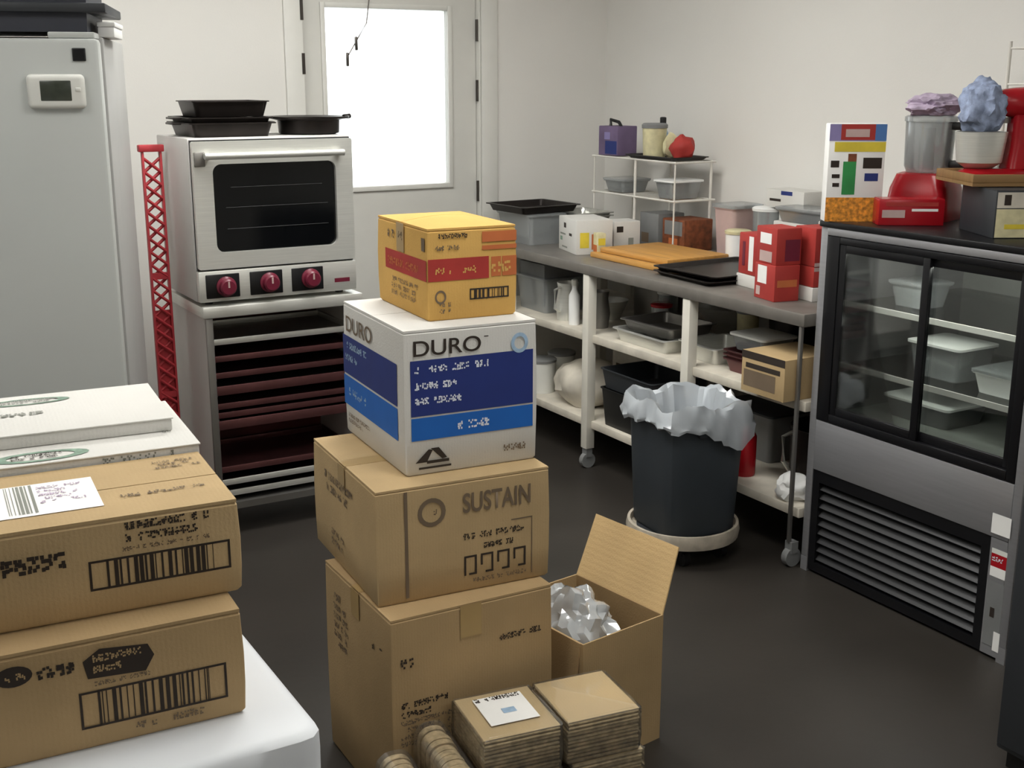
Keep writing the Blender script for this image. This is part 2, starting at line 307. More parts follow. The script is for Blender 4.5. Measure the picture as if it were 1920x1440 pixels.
for x, z in ((.098, .055), (.258, .057), (.415, .059)):
    k = MB(); k.box((x-.072, -.004, .015), (x+.05, .002, .1), .006); kb = k.build('knob_bezel', 'dark', t, True)
    k = MB(); k.lathe([(.036, 0), (.036, .006), (.03, .01), (.029, .03), (.024, .034)], n=24); ko = k.build('knob', 'maroon', kb, True); ko.rotation_euler = (R(90), 0, 0); ko.location = (x, -.004, z)
    bx('knob_mark', 'pink', kb, (x-.003, -.0395, z), (x+.003, -.038, z+.022))
bx('badge', 'maroon', t, (w-.09, -.001, .035), (w-.03, .001, .05))
for x in (.05, w-.05):
    for y in (.06, .38): MB().cyl((x, y, -.012), (x, y, .003), .015).build('foot', 'black', t)
# stand under it
sx0, sx1, sy0, sy1 = 1.175, 1.775, 4.15, 4.60
t = thing('oven_stand', 'stainless rack stand under the oven with slots for trays', 'oven stand', (sx0, sy0, 0)); w = sx1-sx0; dp = sy1-sy0
bx('top_plate', 'steel', t, (-.012, -.012, .83), (w, dp, .872), .005)
bx('side_panel', 'steels', t, (0, .012, .09), (.02, dp, .829)); bx('side_panel', 'steels', t, (w-.02, .012, .09), (w, dp, .829)); bx('back_panel', 'interior', t, (.02, dp-.02, .09), (w-.02, dp, .829)); bx('bottom_plate', 'steeld', t, (.02, .012, .1), (w-.02, dp-.02, .125))
for x in (.0, w-.025): bx('front_post', 'steeld', t, (x, -.002, .09), (x+.025, .012, .829), .002)
for x in (.01, w-.05):
    for y in (.02, dp-.06): bx('leg', 'dark', t, (x, y, 0), (x+.04, y+.04, .09))
ZT = [.15, .195, .24, .41, .45, .485, .54, .60, .665, .725]
for z in ZT:
    for x in (.02, w-.035): bx('tray_runner', 'steeld', t, (x, .03, z-.008), (x+.015, dp-.03, z-.003))
order = ['lowest', 'second lowest', 'third lowest', 'fourth lowest', 'fifth lowest', 'sixth lowest', 'seventh lowest', 'third highest', 'second highest', 'topmost']
for i, z in enumerate(ZT):
    t = thing('sheet_pan', order[i]+' sheet pan on the runners of the oven stand', 'sheet pan', (sx0+.024, sy0+.02+random.uniform(0, .03), z-.0028), 0, 'sheet pans in the oven stand'); pw = w-.048; pd = dp-.09; hh = .022 if i not in (3, 6) else .034
    b = MB(); b.box((.008, .008, 0), (pw-.008, pd-.008, .002)); b.build('pan_bottom', 'pan2' if i % 3 else 'steeld', t)
    b = MB()
    for q in (((0, 0), (pw, .008)), ((0, pd-.008), (pw, pd)), ((0, .008), (.008, pd-.008)), ((pw-.008, .008), (pw, pd-.008))): b.box((q[0][0], q[0][1], 0), (q[1][0], q[1][1], hh), .002)
    b.build('pan_rim', 'steel' if i in (0, 1, 9) else 'pan2', t, True)
# pans on the oven
def rpan(name, label, loc, rz, w, d, h, fl, m, grp, handles=False):
    t = thing(name, label, 'pan', loc, rz, grp); i = .012
    def rr(x0, y0, x1, y1, z): return [(x, y, z) for x, y in rrect(x0, y0, x1, y1, .02)]
    b = MB(); b.loft([rr(-w/2+i, -d/2+i, w/2-i, d/2-i, 0), rr(-w/2, -d/2, w/2, d/2, h), rr(-w/2-fl, -d/2-fl, w/2+fl, d/2+fl, h), rr(-w/2-fl, -d/2-fl, w/2+fl, d/2+fl, h+.004), rr(-w/2+.003, -d/2+.003, w/2-.003, d/2-.003, h+.004), rr(-w/2+i+.003, -d/2+i+.003, w/2-i-.003, d/2-i-.003, .004)])
    b.build('pan_body', m, t, True)
    if handles:
        for sg in (-1, 1): bx('handle', m, t, (sg*(w/2+fl), -.05, h-.004), (sg*(w/2+fl+.03), .05, h+.003), .002)
    return t
gp = 'dark baking pans on the oven'
rpan('roasting_pan', 'wide dark roasting pan at the bottom of the stack on the oven', (1.335, 4.36, OZ1+.0005), 0, .29, .30, .045, .012, 'pan', gp, True)
rpan('roasting_pan', 'dark roasting pan nested in the middle of the stack on the oven', (1.333, 4.36, OZ1+.028), 0, .285, .28, .036, .01, 'pan', gp, True)
rpan('cake_pan', 'dark rectangular cake pan upside down on top of the oven stack', (1.345, 4.36, OZ1+.0695), 0, .27, .22, .05, .006, 'pan', gp)
t = thing('frying_pan', 'round dark shallow pan with wide rim at the right on the oven', 'pan', (1.663, 4.34, OZ1+.0005), 0, gp)
b = MB(); b.lathe([(.10, 0), (.112, .004), (.115, .05), (.15, .058), (.152, .064), (.112, .058), (.108, .01), (.0001, .009)], n=36, cap1=False); b.build('pan_body', 'pan', t, True); b = MB(); b.tube([(.14, 0, .06), (.17, .01, .062)], .009); b.build('pan_tab', 'pan', t, True)

# ================================================================= CARTONS
def carton(name, label, loc, rz, w, d, h, m, grp=None, bulge=0, tape=True, edge='kraftedge', cat='carton'):
    """closed carton; origin = front left bottom corner"""
    t = thing(name, label, cat, loc, rz, grp); hb = h-.005
    b = MB(); n = 8; ru = []
    for z in (0, .006, hb*.3, hb*.6, hb-.004, hb):
        k = .0025*math.sin(math.pi*z/hb); i = .004 if z in (0, hb) else 0
        ru.append([(x+(-k if x < w*.4 else k if x > w*.6 else 0), y+(-k if y < d*.4 else k if y > d*.6 else 0), z) for x, y in [(c, e) for c, e in rrect(i, i, w-i, d-i, .005, 2)]])
    b.loft(ru); body = b.build('carton_body', m, t, True)
    for sd in (0, 1):
        y0, y1 = (0.001, d/2-.0015) if sd == 0 else (d/2+.0015, d-.001)
        b = MB(); nx, ny = 10, 4; rings = []
        def zz(x, y): return bulge*max(0, math.sin(math.pi*x/w))*max(0, math.sin(math.pi*y/d))
        for lay in (hb, h):
            rings.append([[(.001+(w-.002)*i/nx, y0+(y1-y0)*j/ny) for i in range(nx+1)] for j in range(ny+1)])
        vt = [[[b.bm.verts.new((x, y, (hb if q == 0 else h)+zz(x, y))) for x, y in row] for row in rings[q]] for q in (0, 1)]
        for j in range(ny):
            for i in range(nx):
                for q in (0, 1): b.bm.faces.new([vt[q][j][i], vt[q][j][i+1], vt[q][j+1][i+1], vt[q][j+1][i]])
        for i in range(nx):
            for j in (0, ny): b.bm.faces.new([vt[0][j][i], vt[0][j][i+1], vt[1][j][i+1], vt[1][j][i]])
        for j in range(ny):
            for i in (0, nx): b.bm.faces.new([vt[0][j][i], vt[0][j+1][i], vt[1][j+1][i], vt[1][j][i]])
        b.build('top_flap', m, t)
    if tape:
        q = d/2
        if bulge == 0: bx('packing_tape', 'tape', t, (-.001, q-.024, h), (w+.001, q+.024, h+.0008))
        for x0, x1 in ((-.0036, -.0026), (w+.0026, w+.0036)): bx('packing_tape', 'tape', t, (x0, q-.024, h-.07), (x1, q+.024, h-.002))
    return t
gs = 'cartons in the central stack'
# --- lowest
c = carton('large_carton', 'plain brown carton at the bottom of the central stack', (.993, 2.222, 0), -1, .413, .40, .5, 'kraft', gs)
F = frame('front'); Lf = frame('left', d=.40)
F[0].y -= .0022; Lf[0].x -= .0022
patch(c, F, [rect(.17, .42, .224, .499)], 'tape', 'tape_tab')
smallprint(c, F, .022, .375, .15, .034, 1, 'ink', 3, .5); smallprint(c, F, .268, .388, .115, .022, 1, 'ink', 5, .95, bold=.3); smallprint(c, F, .02, .255, .125, .045, 2, 'ink', 8, .8, bold=.3); smallprint(c, F, .018, .185, .15, .07, 4, 'inkg', 11, .9)
smallprint(c, Lf, .3, .39, .06, .03, 1, 'ink', 4); smallprint(c, Lf, .06, .3, .1, .12, 5, 'inkg', 14); smallprint(c, Lf, .05, .42, .08, .03, 1, 'inkg', 15)
# --- second
c = carton('printed_carton', 'brown printed carton directly under the blue and white carton', (.998, 2.297, .5006), -4.5, .43, .462, .273, 'kraft2', gs)
F = frame('front'); Lf = frame('left', d=.462); F[0].y -= .0022; Lf[0].x -= .0022
patch(c, F, ring2d(.132, .208, .034, .034, .7), 'inkg', 'round_emblem'); smallprint(c, F, .117, .198, .03, .02, 1, 'inkg', 2)
text(c, F, 'SUSTAIN', .208, .193, .172, .048, 'inkg', .02)
patch(c, F, [rect(.066, .012, .074, .265)], 'inkg', 'printed_line')
patch(c, F, rim(.2, .015, .385, .16, .0022)[3:]+[rect(.33, .157, .385, .16)], 'inkg', 'printed_frame')
smallprint(c, F, .208, .125, .16, .022, 1, 'ink', 21, .85, bold=.3); smallprint(c, F, .25, .098, .09, .02, 1, 'ink', 22, .8, bold=.35)
r_ = random.Random(4); ps = []
for k in range(4):
    x = .21+k*.042; t = .005; z0, z1 = .04, .088
    ps += [rect(x, z1-t, x+.032, z1), rect(x+.0, z0 if k == 0 else z0+.02, x+t, z1-t), rect(x+.027, z0, x+.032, z1-t), rect(x+.012, z0, x+.027, z0+t)]
patch(c, F, ps, 'ink', 'pictogram_row'); smallprint(c, F, .21, .018, .16, .016, 1, 'inkg', 23)
smallprint(c, Lf, .1, .17, .22, .06, 2, 'inkg', 31, .9, bold=.3); smallprint(c, Lf, .14, .04, .1, .05, 2, 'inkg', 32)
# --- DURO
c = carton('blue_white_carton', 'white carton with navy and blue bands reading DURO', (1.103, 2.358, .7745), -4.5, .33, .422, .3375, 'whitec', gs, tape=False)
F = frame('front'); Lf = frame('left', d=.422); F[0].y -= .0022; Lf[0].x -= .0022
patch(c, F, [rect(.014, .14, .32, .269)], 'navyink'); patch(c, F, [rect(.014, .083, .32, .136)], 'blueink')
text(c, F, 'DURO', .022, .278, .165, .036, 'ink', .008)
patch(c, F, [rect(.195, .309, .206, .3115)], 'ink', 'trade_mark')
patch(c, F, ring2d(.285, .287, .022, .024, .62), 'paleblue', 'round_emblem', .0005)
for y, ww, sd in ((.236, .185, 1), (.198, .11, 2), (.163, .115, 3)): smallprint(c, F, .024, y, ww, .024, 1, 'inkwhite', 40+sd, .75, bold=.28, lift=.0007)
smallprint(c, F, .128, .095, .09, .028, 1, 'inkwhite', 44, .8, bold=.28, lift=.0007)
patch(c, F, [[(.022, .03), (.05, .03), (.065, .058), (.055, .06)], [(.06, .062), (.08, .062), (.1, .036), (.088, .034)], [(.05, .026), (.105, .026), (.105, .033), (.05, .033)], rect(.03, .014, .11, .019)], 'ink', 'recycling_mark')
smallprint(c, F, .245, .027, .065, .024, 1, 'inkg', 47)
patch(c, Lf, [rect(.0, .157, .385, .256)], 'navyink'); patch(c, Lf, [rect(.0, .076, .385, .152)], 'blueink')
text(c, Lf, 'DURO', .03, .268, .19, .04, 'inkg', .008)
for y, ww, sd in ((.222, .16, 6), (.19, .1, 7)): smallprint(c, Lf, .02, y, ww, .024, 1, 'paleblue', 40+sd, .7, lift=.0007)
smallprint(c, Lf, .04, .1, .14, .03, 1, 'paleblue', 49, .8, lift=.0007); smallprint(c, Lf, .03, .03, .16, .03, 2, 'inkg', 50)
# --- top
c = carton('orange_carton', 'orange brown carton with a red band on top of the central stack', (1.2, 2.427, 1.1125), -4.5, .223, .327, .212, 'tan', gs, bulge=.012)
F = frame('front'); Lf = frame('left', d=.327); F[0].y -= .0022; Lf[0].x -= .0022
patch(c, F, [rect(.0, .092, .152, .143)], 'redink'); patch(c, F, [rect(.158, .095, .183, .141), rect(.186, .095, .223, .141)], 'orangeink', 'printed_block')
smallprint(c, F, .158, .1, .06, .036, 1, 'tan', 57, 1, lift=.0008)
smallprint(c, F, .018, .104, .11, .024, 1, 'tan', 51, .8, lift=.0008); smallprint(c, F, .018, .186, .085, .017, 1, 'ink', 52, .9, bold=.35); smallprint(c, F, .018, .16, .07, .016, 1, 'inkg', 53)
patch(c, F, [rect(.135, .158, .223, .168), rect(.135, .176, .223, .2)], 'orangeink', 'printed_block')
barcode(c, F, .103, .044, .1, .026, 5); patch(c, F, ring2d(.03, .055, .014, .016, .7), 'inkg', 'round_emblem'); smallprint(c, F, .02, .015, .04, .03, 2, 'inkg', 54)
patch(c, Lf, [rect(.06, .092, .327, .14)], 'redink'); smallprint(c, Lf, .08, .1, .2, .028, 1, 'orangeink', 55, .9, lift=.0008); smallprint(c, Lf, .1, .03, .18, .05, 3, 'inkg', 56); smallprint(c, Lf, .08, .165, .12, .03, 1, 'inkg', 58); patch(c, Lf, [rect(.299, .16, .318, .19)], 'inkg', 'printed_block')

# --- open carton with film
c = thing('open_carton', 'open brown carton with raised flap and clear film inside', 'carton', (1.47, 2.173, 0), 8); w, d, h, t_ = .27, .33, .345, .004
bx('carton_wall', 'kraft', c, (0, 0, 0), (w, t_, h)); bx('carton_wall', 'kraft', c, (0, d-t_, 0), (w, d, h)); bx('carton_wall', 'kraft', c, (0, t_, 0), (t_, d-t_, h)); bx('carton_wall', 'kraft', c, (w-t_, t_, 0), (w, d-t_, h)); bx('carton_bottom', 'kraft', c, (t_, t_, 0), (w-t_, d-t_, t_))
def flap(c, p0, p1, off, m='kraft3'):
    p0 = Vector(p0); p1 = Vector(p1); off = Vector(off); n = (p1-p0).cross(off).normalized()*.002; sk = (p1-p0).normalized()*.008
    q = [p0, p1, p1+off-sk, p0+off+sk]; b = MB(); b.loft([[v-n for v in q], [v+n for v in q]]); return b.build('raised_flap', m, c)
flap(c, (w-.001, d-.002, h), (w-.001, .002, h), (.075, .015, .155)); flap(c, (.004, d-.001, h), (.07, d-.001, h), (.005, .035, .1)); flap(c, (0, .01, h), (0, d-.01, h), (-.008, 0, -.14), 'kraft')
b = MB(); t2 = bmesh.new(); bmesh.ops.create_icosphere(t2, subdivisions=4, radius=1)
for v in t2.verts:
    q = v.co.copy(); k = 1+.22*noise.noise(q*2.3)+.16*noise.noise(q*5.5)+.08*noise.noise(q*11)
    v.co = Vector((q.x*.098*k, q.y*.115*k, q.z*.115*k))
b._merge(t2); bb = b.build('packing_film', 'bubble', None, True); bb.location = (1.545, 2.33, .295); tag(bb, 'crumpled clear bubble film in the open carton', 'packing film')
b = MB(); t2 = bmesh.new(); bmesh.ops.create_icosphere(t2, subdivisions=3, radius=1)
for v in t2.verts:
    q = v.co.copy(); k = 1+.2*noise.noise(q*2.1+Vector((3, 1, 2)))+.12*noise.noise(q*6); v.co = Vector((q.x*.085*k, q.y*.1*k, q.z*.075*k))
b._merge(t2); bb2 = b.build('film_fold', 'paper', bb, True); bb2.location = (.0, .01, -.035)
# --- kraft bundles
gk = 'wrapped kraft bundles on the floor'
def bundle(label, x, y, z, rz, w, d, h, lab=False, seed=0):
    r = random.Random(seed); t = thing('kraft_bundle', label, 'bundle', (x, y, z), rz, gk); n = max(4, int(h/.0085)); b = MB()
    for k in range(n):
        i = r.uniform(0, .004); b.box((-w/2+i, -d/2+r.uniform(0, .004), h*k/n+.0004), (w/2-i, d/2-r.uniform(0, .004), h*(k+.78)/n), .002, seg=1)
    b.build('kraft_layers', 'sheet', t)
    b = MB(); b.box((-w/2+.002, -d/2+.002, h), (w/2-.002, d/2-.002, h+.002), .001, seg=1); b.build('top_sheet', 'pulp', t)
    b = MB(); nx = 14; rings = []
    for zz_, gr in ((.0005, .002), (h*.3, .005), (h*.7, .005), (h+.002, .004), (h+.0045, -.004)):
        rings.append([(x_+r.uniform(-.0018, .0018), y_+r.uniform(-.0018, .0018), zz_+(r.uniform(-.0004, .001) if zz_ > h*.2 else 0)) for x_, y_ in rrect(-w/2-gr, -d/2-gr, w/2+gr, d/2+gr, .012, 6)])
    b.loft(rings); b.build('plastic_wrap', 'wrap', t, True)
    if lab:
        FT = (Vector((-w/2, -d/2, h+.0062)), Vector((1, 0, 0)), Vector((0, 1, 0)))
        lo = patch(t, FT, [rect(w*.2, d*.24, w*.83, d*.87)], 'paper', 'label'); smallprint(lo, FT, w*.22, d*.76, w*.6, d*.13, 1, 'ink', 3, .8, bold=.4); patch(lo, FT, [rect(w*.45, d*.45, w*.62, d*.56)], 'paleblue', 'label_print', .0006)
    return t
a8 = R(-8); bc = Vector((1.292, 2.05)); bu = Vector((math.cos(a8), math.sin(a8)))
def bp(k, dy=0): q = bc+bu*k+Vector((-bu.y, bu.x))*dy; return q.x, q.y
for lv, (z, hh) in enumerate(((0, .1), (.106, .088), (.2, .098))):
    for sd, kx in ((0, -.098), (1, .096)):
        x, y = bp(kx+(.012 if lv == 1 and sd else 0)); nm = ('lower', 'middle', 'top')[lv]
        lb = f'wrapped kraft bundle with a white label on top, left of the {nm} pair' if (lv == 2 and not sd) else f'wrapped kraft bundle, {"right" if sd else "left"} one of the {nm} pair before the stack'
        bundle(lb, x, y, z, -8, .182 if not sd else .178, .19, hh, lv == 2 and not sd, lv*3+sd)
def sleeve(label, x, y, z, rz, w, L, h, seed):
    """a long rounded sleeve of kraft trays"""
    t = thing('kraft_sleeve', label, 'bundle', (x, y, z), rz, gk); r = random.Random(seed); b = MB(); n = 12
    for k in range(n):
        y0 = -L/2+L*k/n; q = .0+r.uniform(0, .004)
        b.loft([[(a, y0+L/n*f_, c) for a, c in rrect(-w/2+q, 0.001, w/2-q, h-q, min(w, h)*.42, 5)] for f_ in (0, .85)])
    b.build('kraft_layers', 'sheet', t, True)
    b = MB(); b.loft([[(a+r.uniform(-.001, .001), y_, max(c, .0004)) for a, c in rrect(-w/2-.004, .0004, w/2+.004, h+.005, min(w, h)*.44, 5)] for y_ in (-L/2-.006, -L/4, 0, L/4, L/2+.006)]); b.build('plastic_wrap', 'wrap', t, True); return t
sleeve('rounded kraft sleeve standing right beside the labelled kraft bundle', 1.052, 2.06, 0, -8, .07, .26, .245, 1); sleeve('shorter pale kraft sleeve at the far left of the bundles', .962, 2.06, 0, -6, .075, .24, .205, 2)

# ================================================================= LEFT TABLE WITH CARTONS
tx0, tx1, ty0, ty1 = -1.25, .545, 1.50, 2.5
t = thing('folding_table', 'folding table under the white cloth', 'table', ((tx0+tx1)/2, (ty0+ty1)/2, 0)); hx, hy = (tx1-tx0)/2, (ty1-ty0)/2
bx('tabletop', 'offw', t, (-hx, -hy, .70), (hx, hy, .734), .01)
for sx in (-1, 1):
    for sy in (-1, 1): MB().cyl((sx*(hx-.12), sy*(hy-.1), 0), (sx*(hx-.12), sy*(hy-.1), .70), .016).build('leg', 'steeld', t, True)
b = MB(); rings = []; hx += .012; hy += .012
def per(ex, z, amp, seed):
    p = rrect(-hx-ex, -hy-ex, hx+ex, hy+ex, .03+ex*.5, 8); pts = []
    # resample densely
    L = [0]
    for i in range(len(p)): a, c_ = p[i], p[(i+1) % len(p)]; L.append(L[-1]+math.dist(a, c_))
    N = 260; j = 0
    for k in range(N):
        s = L[-1]*k/N
        while L[j+1] < s: j += 1
        f_ = (s-L[j])/max(1e-9, L[j+1]-L[j]); a, c_ = p[j], p[(j+1) % len(p)]; x, y = a[0]+(c_[0]-a[0])*f_, a[1]+(c_[1]-a[1])*f_
        wv = amp*(math.sin(s*17+1.3*math.sin(s*3.1))+.5*math.sin(s*29+1)); q = Vector((x/hx, y/hy)); q = Vector((q.x if abs(q.x) > .9 else 0, q.y if abs(q.y) > .9 else 0))
        q = q.normalized() if q.length > 0 else q
        pts.append((x+q.x*wv, y+q.y*wv, z))
    return pts
rings = [per(-.05, .7358, 0, 0), per(-.018, .7358, 0, 0), per(-.008, .734, 0, 0), per(0, .726, .0, 0), per(.003, .70, .002, 0), per(.006, .62, .007, 0), per(.012, .52, .013, 0), per(.018, .42, .018, 0)]
b.loft(rings[::-1], False, True); cl = b.build('tablecloth', 'cloth', None, True); cl.location = ((tx0+tx1)/2, (ty0+ty1)/2, .001); tag(cl, 'white cloth draped over the folding table', 'tablecloth')
gl = 'cartons on the covered table'; ZT0 = .738
c = carton('long_carton', 'lower of the two long brown cartons on the white tablecloth', (.0155, 1.615, ZT0), -3, .459, .30, .166, 'kraft', gl)
F = frame('front'); F[0].y -= .0022
barcode(c, F, .228, .033, .205, .056, 2)
patch(c, F, [[(.242, .108), (.32, .103), (.333, .125), (.325, .143), (.26, .15), (.237, .135)]], 'ink', 'logo_badge'); smallprint(c, F, .25, .113, .072, .032, 2, 'kraft', 61, .95, bold=.3, lift=.0008)
patch(c, F, [oval(.148, .134, .024, .015)], 'ink', 'logo_badge'); smallprint(c, F, .13, .126, .036, .015, 1, 'kraft', 62, .9, lift=.0008); smallprint(c, F, .178, .118, .05, .026, 1, 'ink', 63, 1, bold=.42)
smallprint(c, F, .3, .014, .1, .016, 1, 'inkg', 64); smallprint(c, F, .25, .094, .08, .01, 1, 'inkg', 65); smallprint(c, F, .03, .03, .08, .08, 4, 'inkg', 60)
c = carton('long_carton', 'upper of the two long brown cartons, with a white shipping label', (.036, 1.683, .9055), -4, .462, .262, .145, 'kraft2', gl, tape=False)
F = frame('front'); F[0].y -= .0022; T = frame('top', h=.145)
barcode(c, F, .247, .041, .2, .045, 3); smallprint(c, F, .3, .104, .12, .036, 2, 'ink', 71, .92, bold=.32); smallprint(c, F, .29, .092, .13, .01, 1, 'inkg', 74)
smallprint(c, F, .1, .078, .128, .036, 1, 'ink', 72, 1, bold=.45)
patch(c, T, [rect(.06, .055, .282, .2)], 'paper', 'shipping_label')
lb = c.children[-1]; smallprint(lb, T, .075, .12, .07, .07, 4, 'inkgrey', 73, lift=.0008); smallprint(lb, T, .2, .1, .07, .085, 5, 'lilac', 75, lift=.0008)
r_ = random.Random(2); ps = []; x = .155
while x < .195: q = r_.choice((.001, .002, .004)); ps.append(rect(x, .065, x+q, .195)); x += q+r_.choice((.002, .004))
patch(lb, T, ps, 'inkgrey', 'label_barcode', .0008)
smallprint(c, T, .31, .075, .125, .02, 1, 'inkg', 76); smallprint(c, T, .38, .19, .075, .045, 3, 'inkg', 77)
c = carton('support_carton', 'brown carton behind, holding up the white flat cartons', (-.05, 1.985, ZT0), -5, .55, .34, .292, 'kraft', gl)
def flatbox(label, FL, rz, w, d, h, seed):
    t = thing('flat_carton', label, 'carton', FL, rz, 'white flat cartons'); bx('carton_body', 'whitec', t, (0, 0, 0), (w, d, h-.003), .003); bx('lid', 'whitec', t, (-.002, -.002, h-.0028), (w+.002, d+.002, h), .001); T = frame('top', h=h); return t, T
t, T = flatbox('lower white flat carton with green emblem, sticking out to the right', (-.065, 1.958, 1.0315), -4, .585, .30, .032, 1)
patch(t, T, ring2d(.34, .035, .075, .028, .7), 'inkgreen', 'green_emblem'); smallprint(t, T, .295, .02, .09, .03, 2, 'ink', 81, .8, bold=.35, lift=.0008); smallprint(t, T, .54, .08, .03, .05, 3, 'inkgrey', 82)
FR_ = frame('front'); smallprint(t, FR_, .43, .01, .12, .02, 1, 'inkgrey', 83)
t, T = flatbox('upper white flat carton with grey green emblem and lettering', (-.063, 2.06, 1.0638), -5, .565, .262, .024, 2)
patch(t, T, ring2d(.345, .21, .075, .022, .75), 'inkgreen', 'green_emblem'); smallprint(t, T, .285, .195, .12, .03, 2, 'inkgrey', 84, .9, bold=.4, lift=.0008); smallprint(t, T, .27, .11, .1, .03, 1, 'inkgrey', 85, .9, bold=.35)

# ================================================================= WORK TABLE ALONG THE RIGHT WALL
TX0, TX1, TY0, TY1, TZ = 2.80, 3.56, 2.87, 5.15, .9
t = thing('work_table', 'long work table with steel top, white posts and two shelves', 'table', (TX0, TY0, 0)); tw = TX1-TX0; tl = TY1-TY0
bx('tabletop', 'topst', t, (0, 0, TZ-.045), (tw, tl, TZ), .006)
for nm, z in (('middle_shelf', .595), ('bottom_shelf', .215)): bx(nm, 'shelfw', t, (.03, .0, z-.035), (tw, tl, z), .004)
for y in (.022, .625, 1.30, 1.97, tl-.05):
    for x in (.005, tw-.05):
        near = y < .1 and x < .1
        p = bx('post', 'steeld' if near else 'whitepaint', t, (x, y-(.006 if near else .022), .09), (x+(.014 if near else .042), y+(.006 if near else .022), TZ-.0455), .002)
        w_ = MB(); w_.cyl((x+.021, y-.013, .034), (x+.021, y+.013, .034), .034, n=18); w_.box((x+.006, y-.017, .05), (x+.036, y+.017, .092)); w_.build('caster', 'grey', p, True)
# ---- small makers
def tub(name, label, cat, x, y, z, r0, r1, h, m, lid=None, n=28, grp=None, lidh=.012):
    t = thing(name, label, cat, (x, y, z), 0, grp); k = .004
    MB().lathe([(r0, 0), (r1, h), (r1-k, h), (r0-k, k), (.0005, k)], n=n, cap1=False).build('tub_body', m, t, True)
    if lid: MB().lathe([(r1+.003, h-.004), (r1+.004, h+lidh*.6), (r1-.004, h+lidh), (.0005, h+lidh)], n=n, cap0=False, cap1=False).build('lid', lid, t, True)
    return t
def rtub(name, label, cat, x, y, z, rz, w, d, h, m, lid=None, grp=None, taper_=.012, lidh=.012, r=.02):
    """rounded rectangular open or lidded container"""
    t = thing(name, label, cat, (x, y, z), rz, grp); k = .003
    def rr(i, zz): return [(a, c, zz) for a, c in rrect(-w/2+i, -d/2+i, w/2-i, d/2-i, r)]
    MB().loft([rr(taper_, 0), rr(0, h), rr(-.005, h), rr(-.005, h+.004), rr(k, h+.004), rr(taper_+k, k)]).build('container_body', m, t, True)
    if lid: MB().loft([rr(-.008, h+.0045), rr(-.008, h+lidh), rr(.006, h+lidh+.003)]).build('lid', lid, t, True)
    return t
def pack(name, label, cat, x, y, z, rz, w, d, h, m, bands=(), grp=None, lip=True):
    """small printed carton, origin at its base centre; bands = (side, rect, material)"""
    t = thing(name, label, cat, (x, y, z), rz, grp); o = bx('box_body', m, t, (-w/2, -d/2, 0), (w/2, d/2, h), .002)
    if lip: bx('end_flap', m, t, (-w/2+.002, -d/2+.002, h), (w/2-.002, d/2-.002, h+.0015))
    for side, rc, mm in bands:
        fr = {'front': (Vector((-w/2, -d/2-.0008, 0)), Vector((1, 0, 0)), Vector((0, 0, 1))), 'left': (Vector((-w/2-.0008, d/2, 0)), Vector((0, -1, 0)), Vector((0, 0, 1))), 'top': (Vector((-w/2, -d/2, h+.0022)), Vector((1, 0, 0)), Vector((0, 1, 0)))}[side]
        sx = {'front': w, 'left': d, 'top': w}[side]; sy = {'front': h, 'left': h, 'top': d}[side]
        patch(t, fr, [rect(rc[0]*sx, rc[1]*sy, rc[2]*sx, rc[3]*sy)], mm, 'printed_block', rc[4] if len(rc) > 4 else 0)
    return t
def blob(name, label, cat, x, y, z, sx, sy, sz, m, seed=0, amp=.25, sub=3, flat=True):
    t2 = bmesh.new(); bmesh.ops.create_icosphere(t2, subdivisions=sub, radius=1); off = Vector((seed*3.1, seed*1.7, seed))
    for v in t2.verts:
        q = v.co.copy(); k = 1+amp*noise.noise(q*1.8+off)+amp*.6*noise.noise(q*4.5+off); v.co = Vector((q.x*sx*k, q.y*sy*k, max(-sz*.8 if flat else -9, q.z*sz*k)))
    lo = min(v.co.z for v in t2.verts)
    for v in t2.verts: v.co.z -= lo
    o = MB()._merge(t2).build(name, m, None, True); o.location = (x, y, z); return tag(o, label, cat)
zt = TZ+.0005
# cutting boards
for k, (x, y, rz, w, d, m) in enumerate(((3.12, 4.085, 0, .37, .50, 'wood'), (3.135, 4.075, 2, .33, .46, 'wood'))):
    t = thing('cutting_board', ('larger maple cutting board lying at the bottom on the work table', 'upper maple cutting board lying on the larger board')[k], 'cutting board', (x, y, zt+k*.0225), rz, 'maple cutting boards')
    bx('board', m, t, (-w/2, -d/2, 0), (w/2, d/2, .022), .005); bx('juice_groove', 'woodd', t, (-w/2+.03, -d/2+.03, .0218), (-w/2+.036, d/2-.03, .0223))
for k, (x, y, rz) in enumerate(((3.10, 3.62, -3), (3.11, 3.63, 2))):
    rpan('baking_sheet', ('dark baking sheet lying flat on the work table near its front edge', 'dark baking sheet nested on the other near the red cartons')[k], (x, y, zt+k*.0186), rz, .44, .36, .014, .008, 'pan', 'baking sheets on the work table')
# far left end
rtub('storage_container', 'cloudy plastic container under the flat black pan', 'container', 2.985, 4.915, zt, 0, .20, .30, .13, 'plastic', 'plastic')
rpan('black_pan', 'flat black pan on top of the cloudy plastic container', (3.0, 4.92, zt+.146), 4, .32, .30, .03, .012, 'pan', None)
pack('printed_box', 'white box with small dark prints at the far end of the table', 'box', 3.02, 4.50, zt, -14, .17, .24, .15, 'whitec', [('left', (.3, .70, .42, .85), 'ink'), ('left', (.1, .48, .4, .53), 'inkgrey'), ('left', (.1, .3, .22, .42), 'inkgreen'), ('front', (.1, .2, .35, .65), 'yellow'), ('front', (.42, .15, .55, .6), 'orangeink'), ('left', (.6, .5, .75, .58), 'ink'), ('left', (.2, .1, .5, .15), 'inkgrey')])
pack('printed_box', 'second white box with a dark square print beside the cutting board', 'box', 3.19, 4.46, zt, -10, .13, .12, .132, 'whitec', [('front', (.1, .65, .35, .85), 'ink'), ('front', (.1, .1, .4, .2), 'inkgrey'), ('front', (.55, .1, .75, .45), 'inkgrey')])
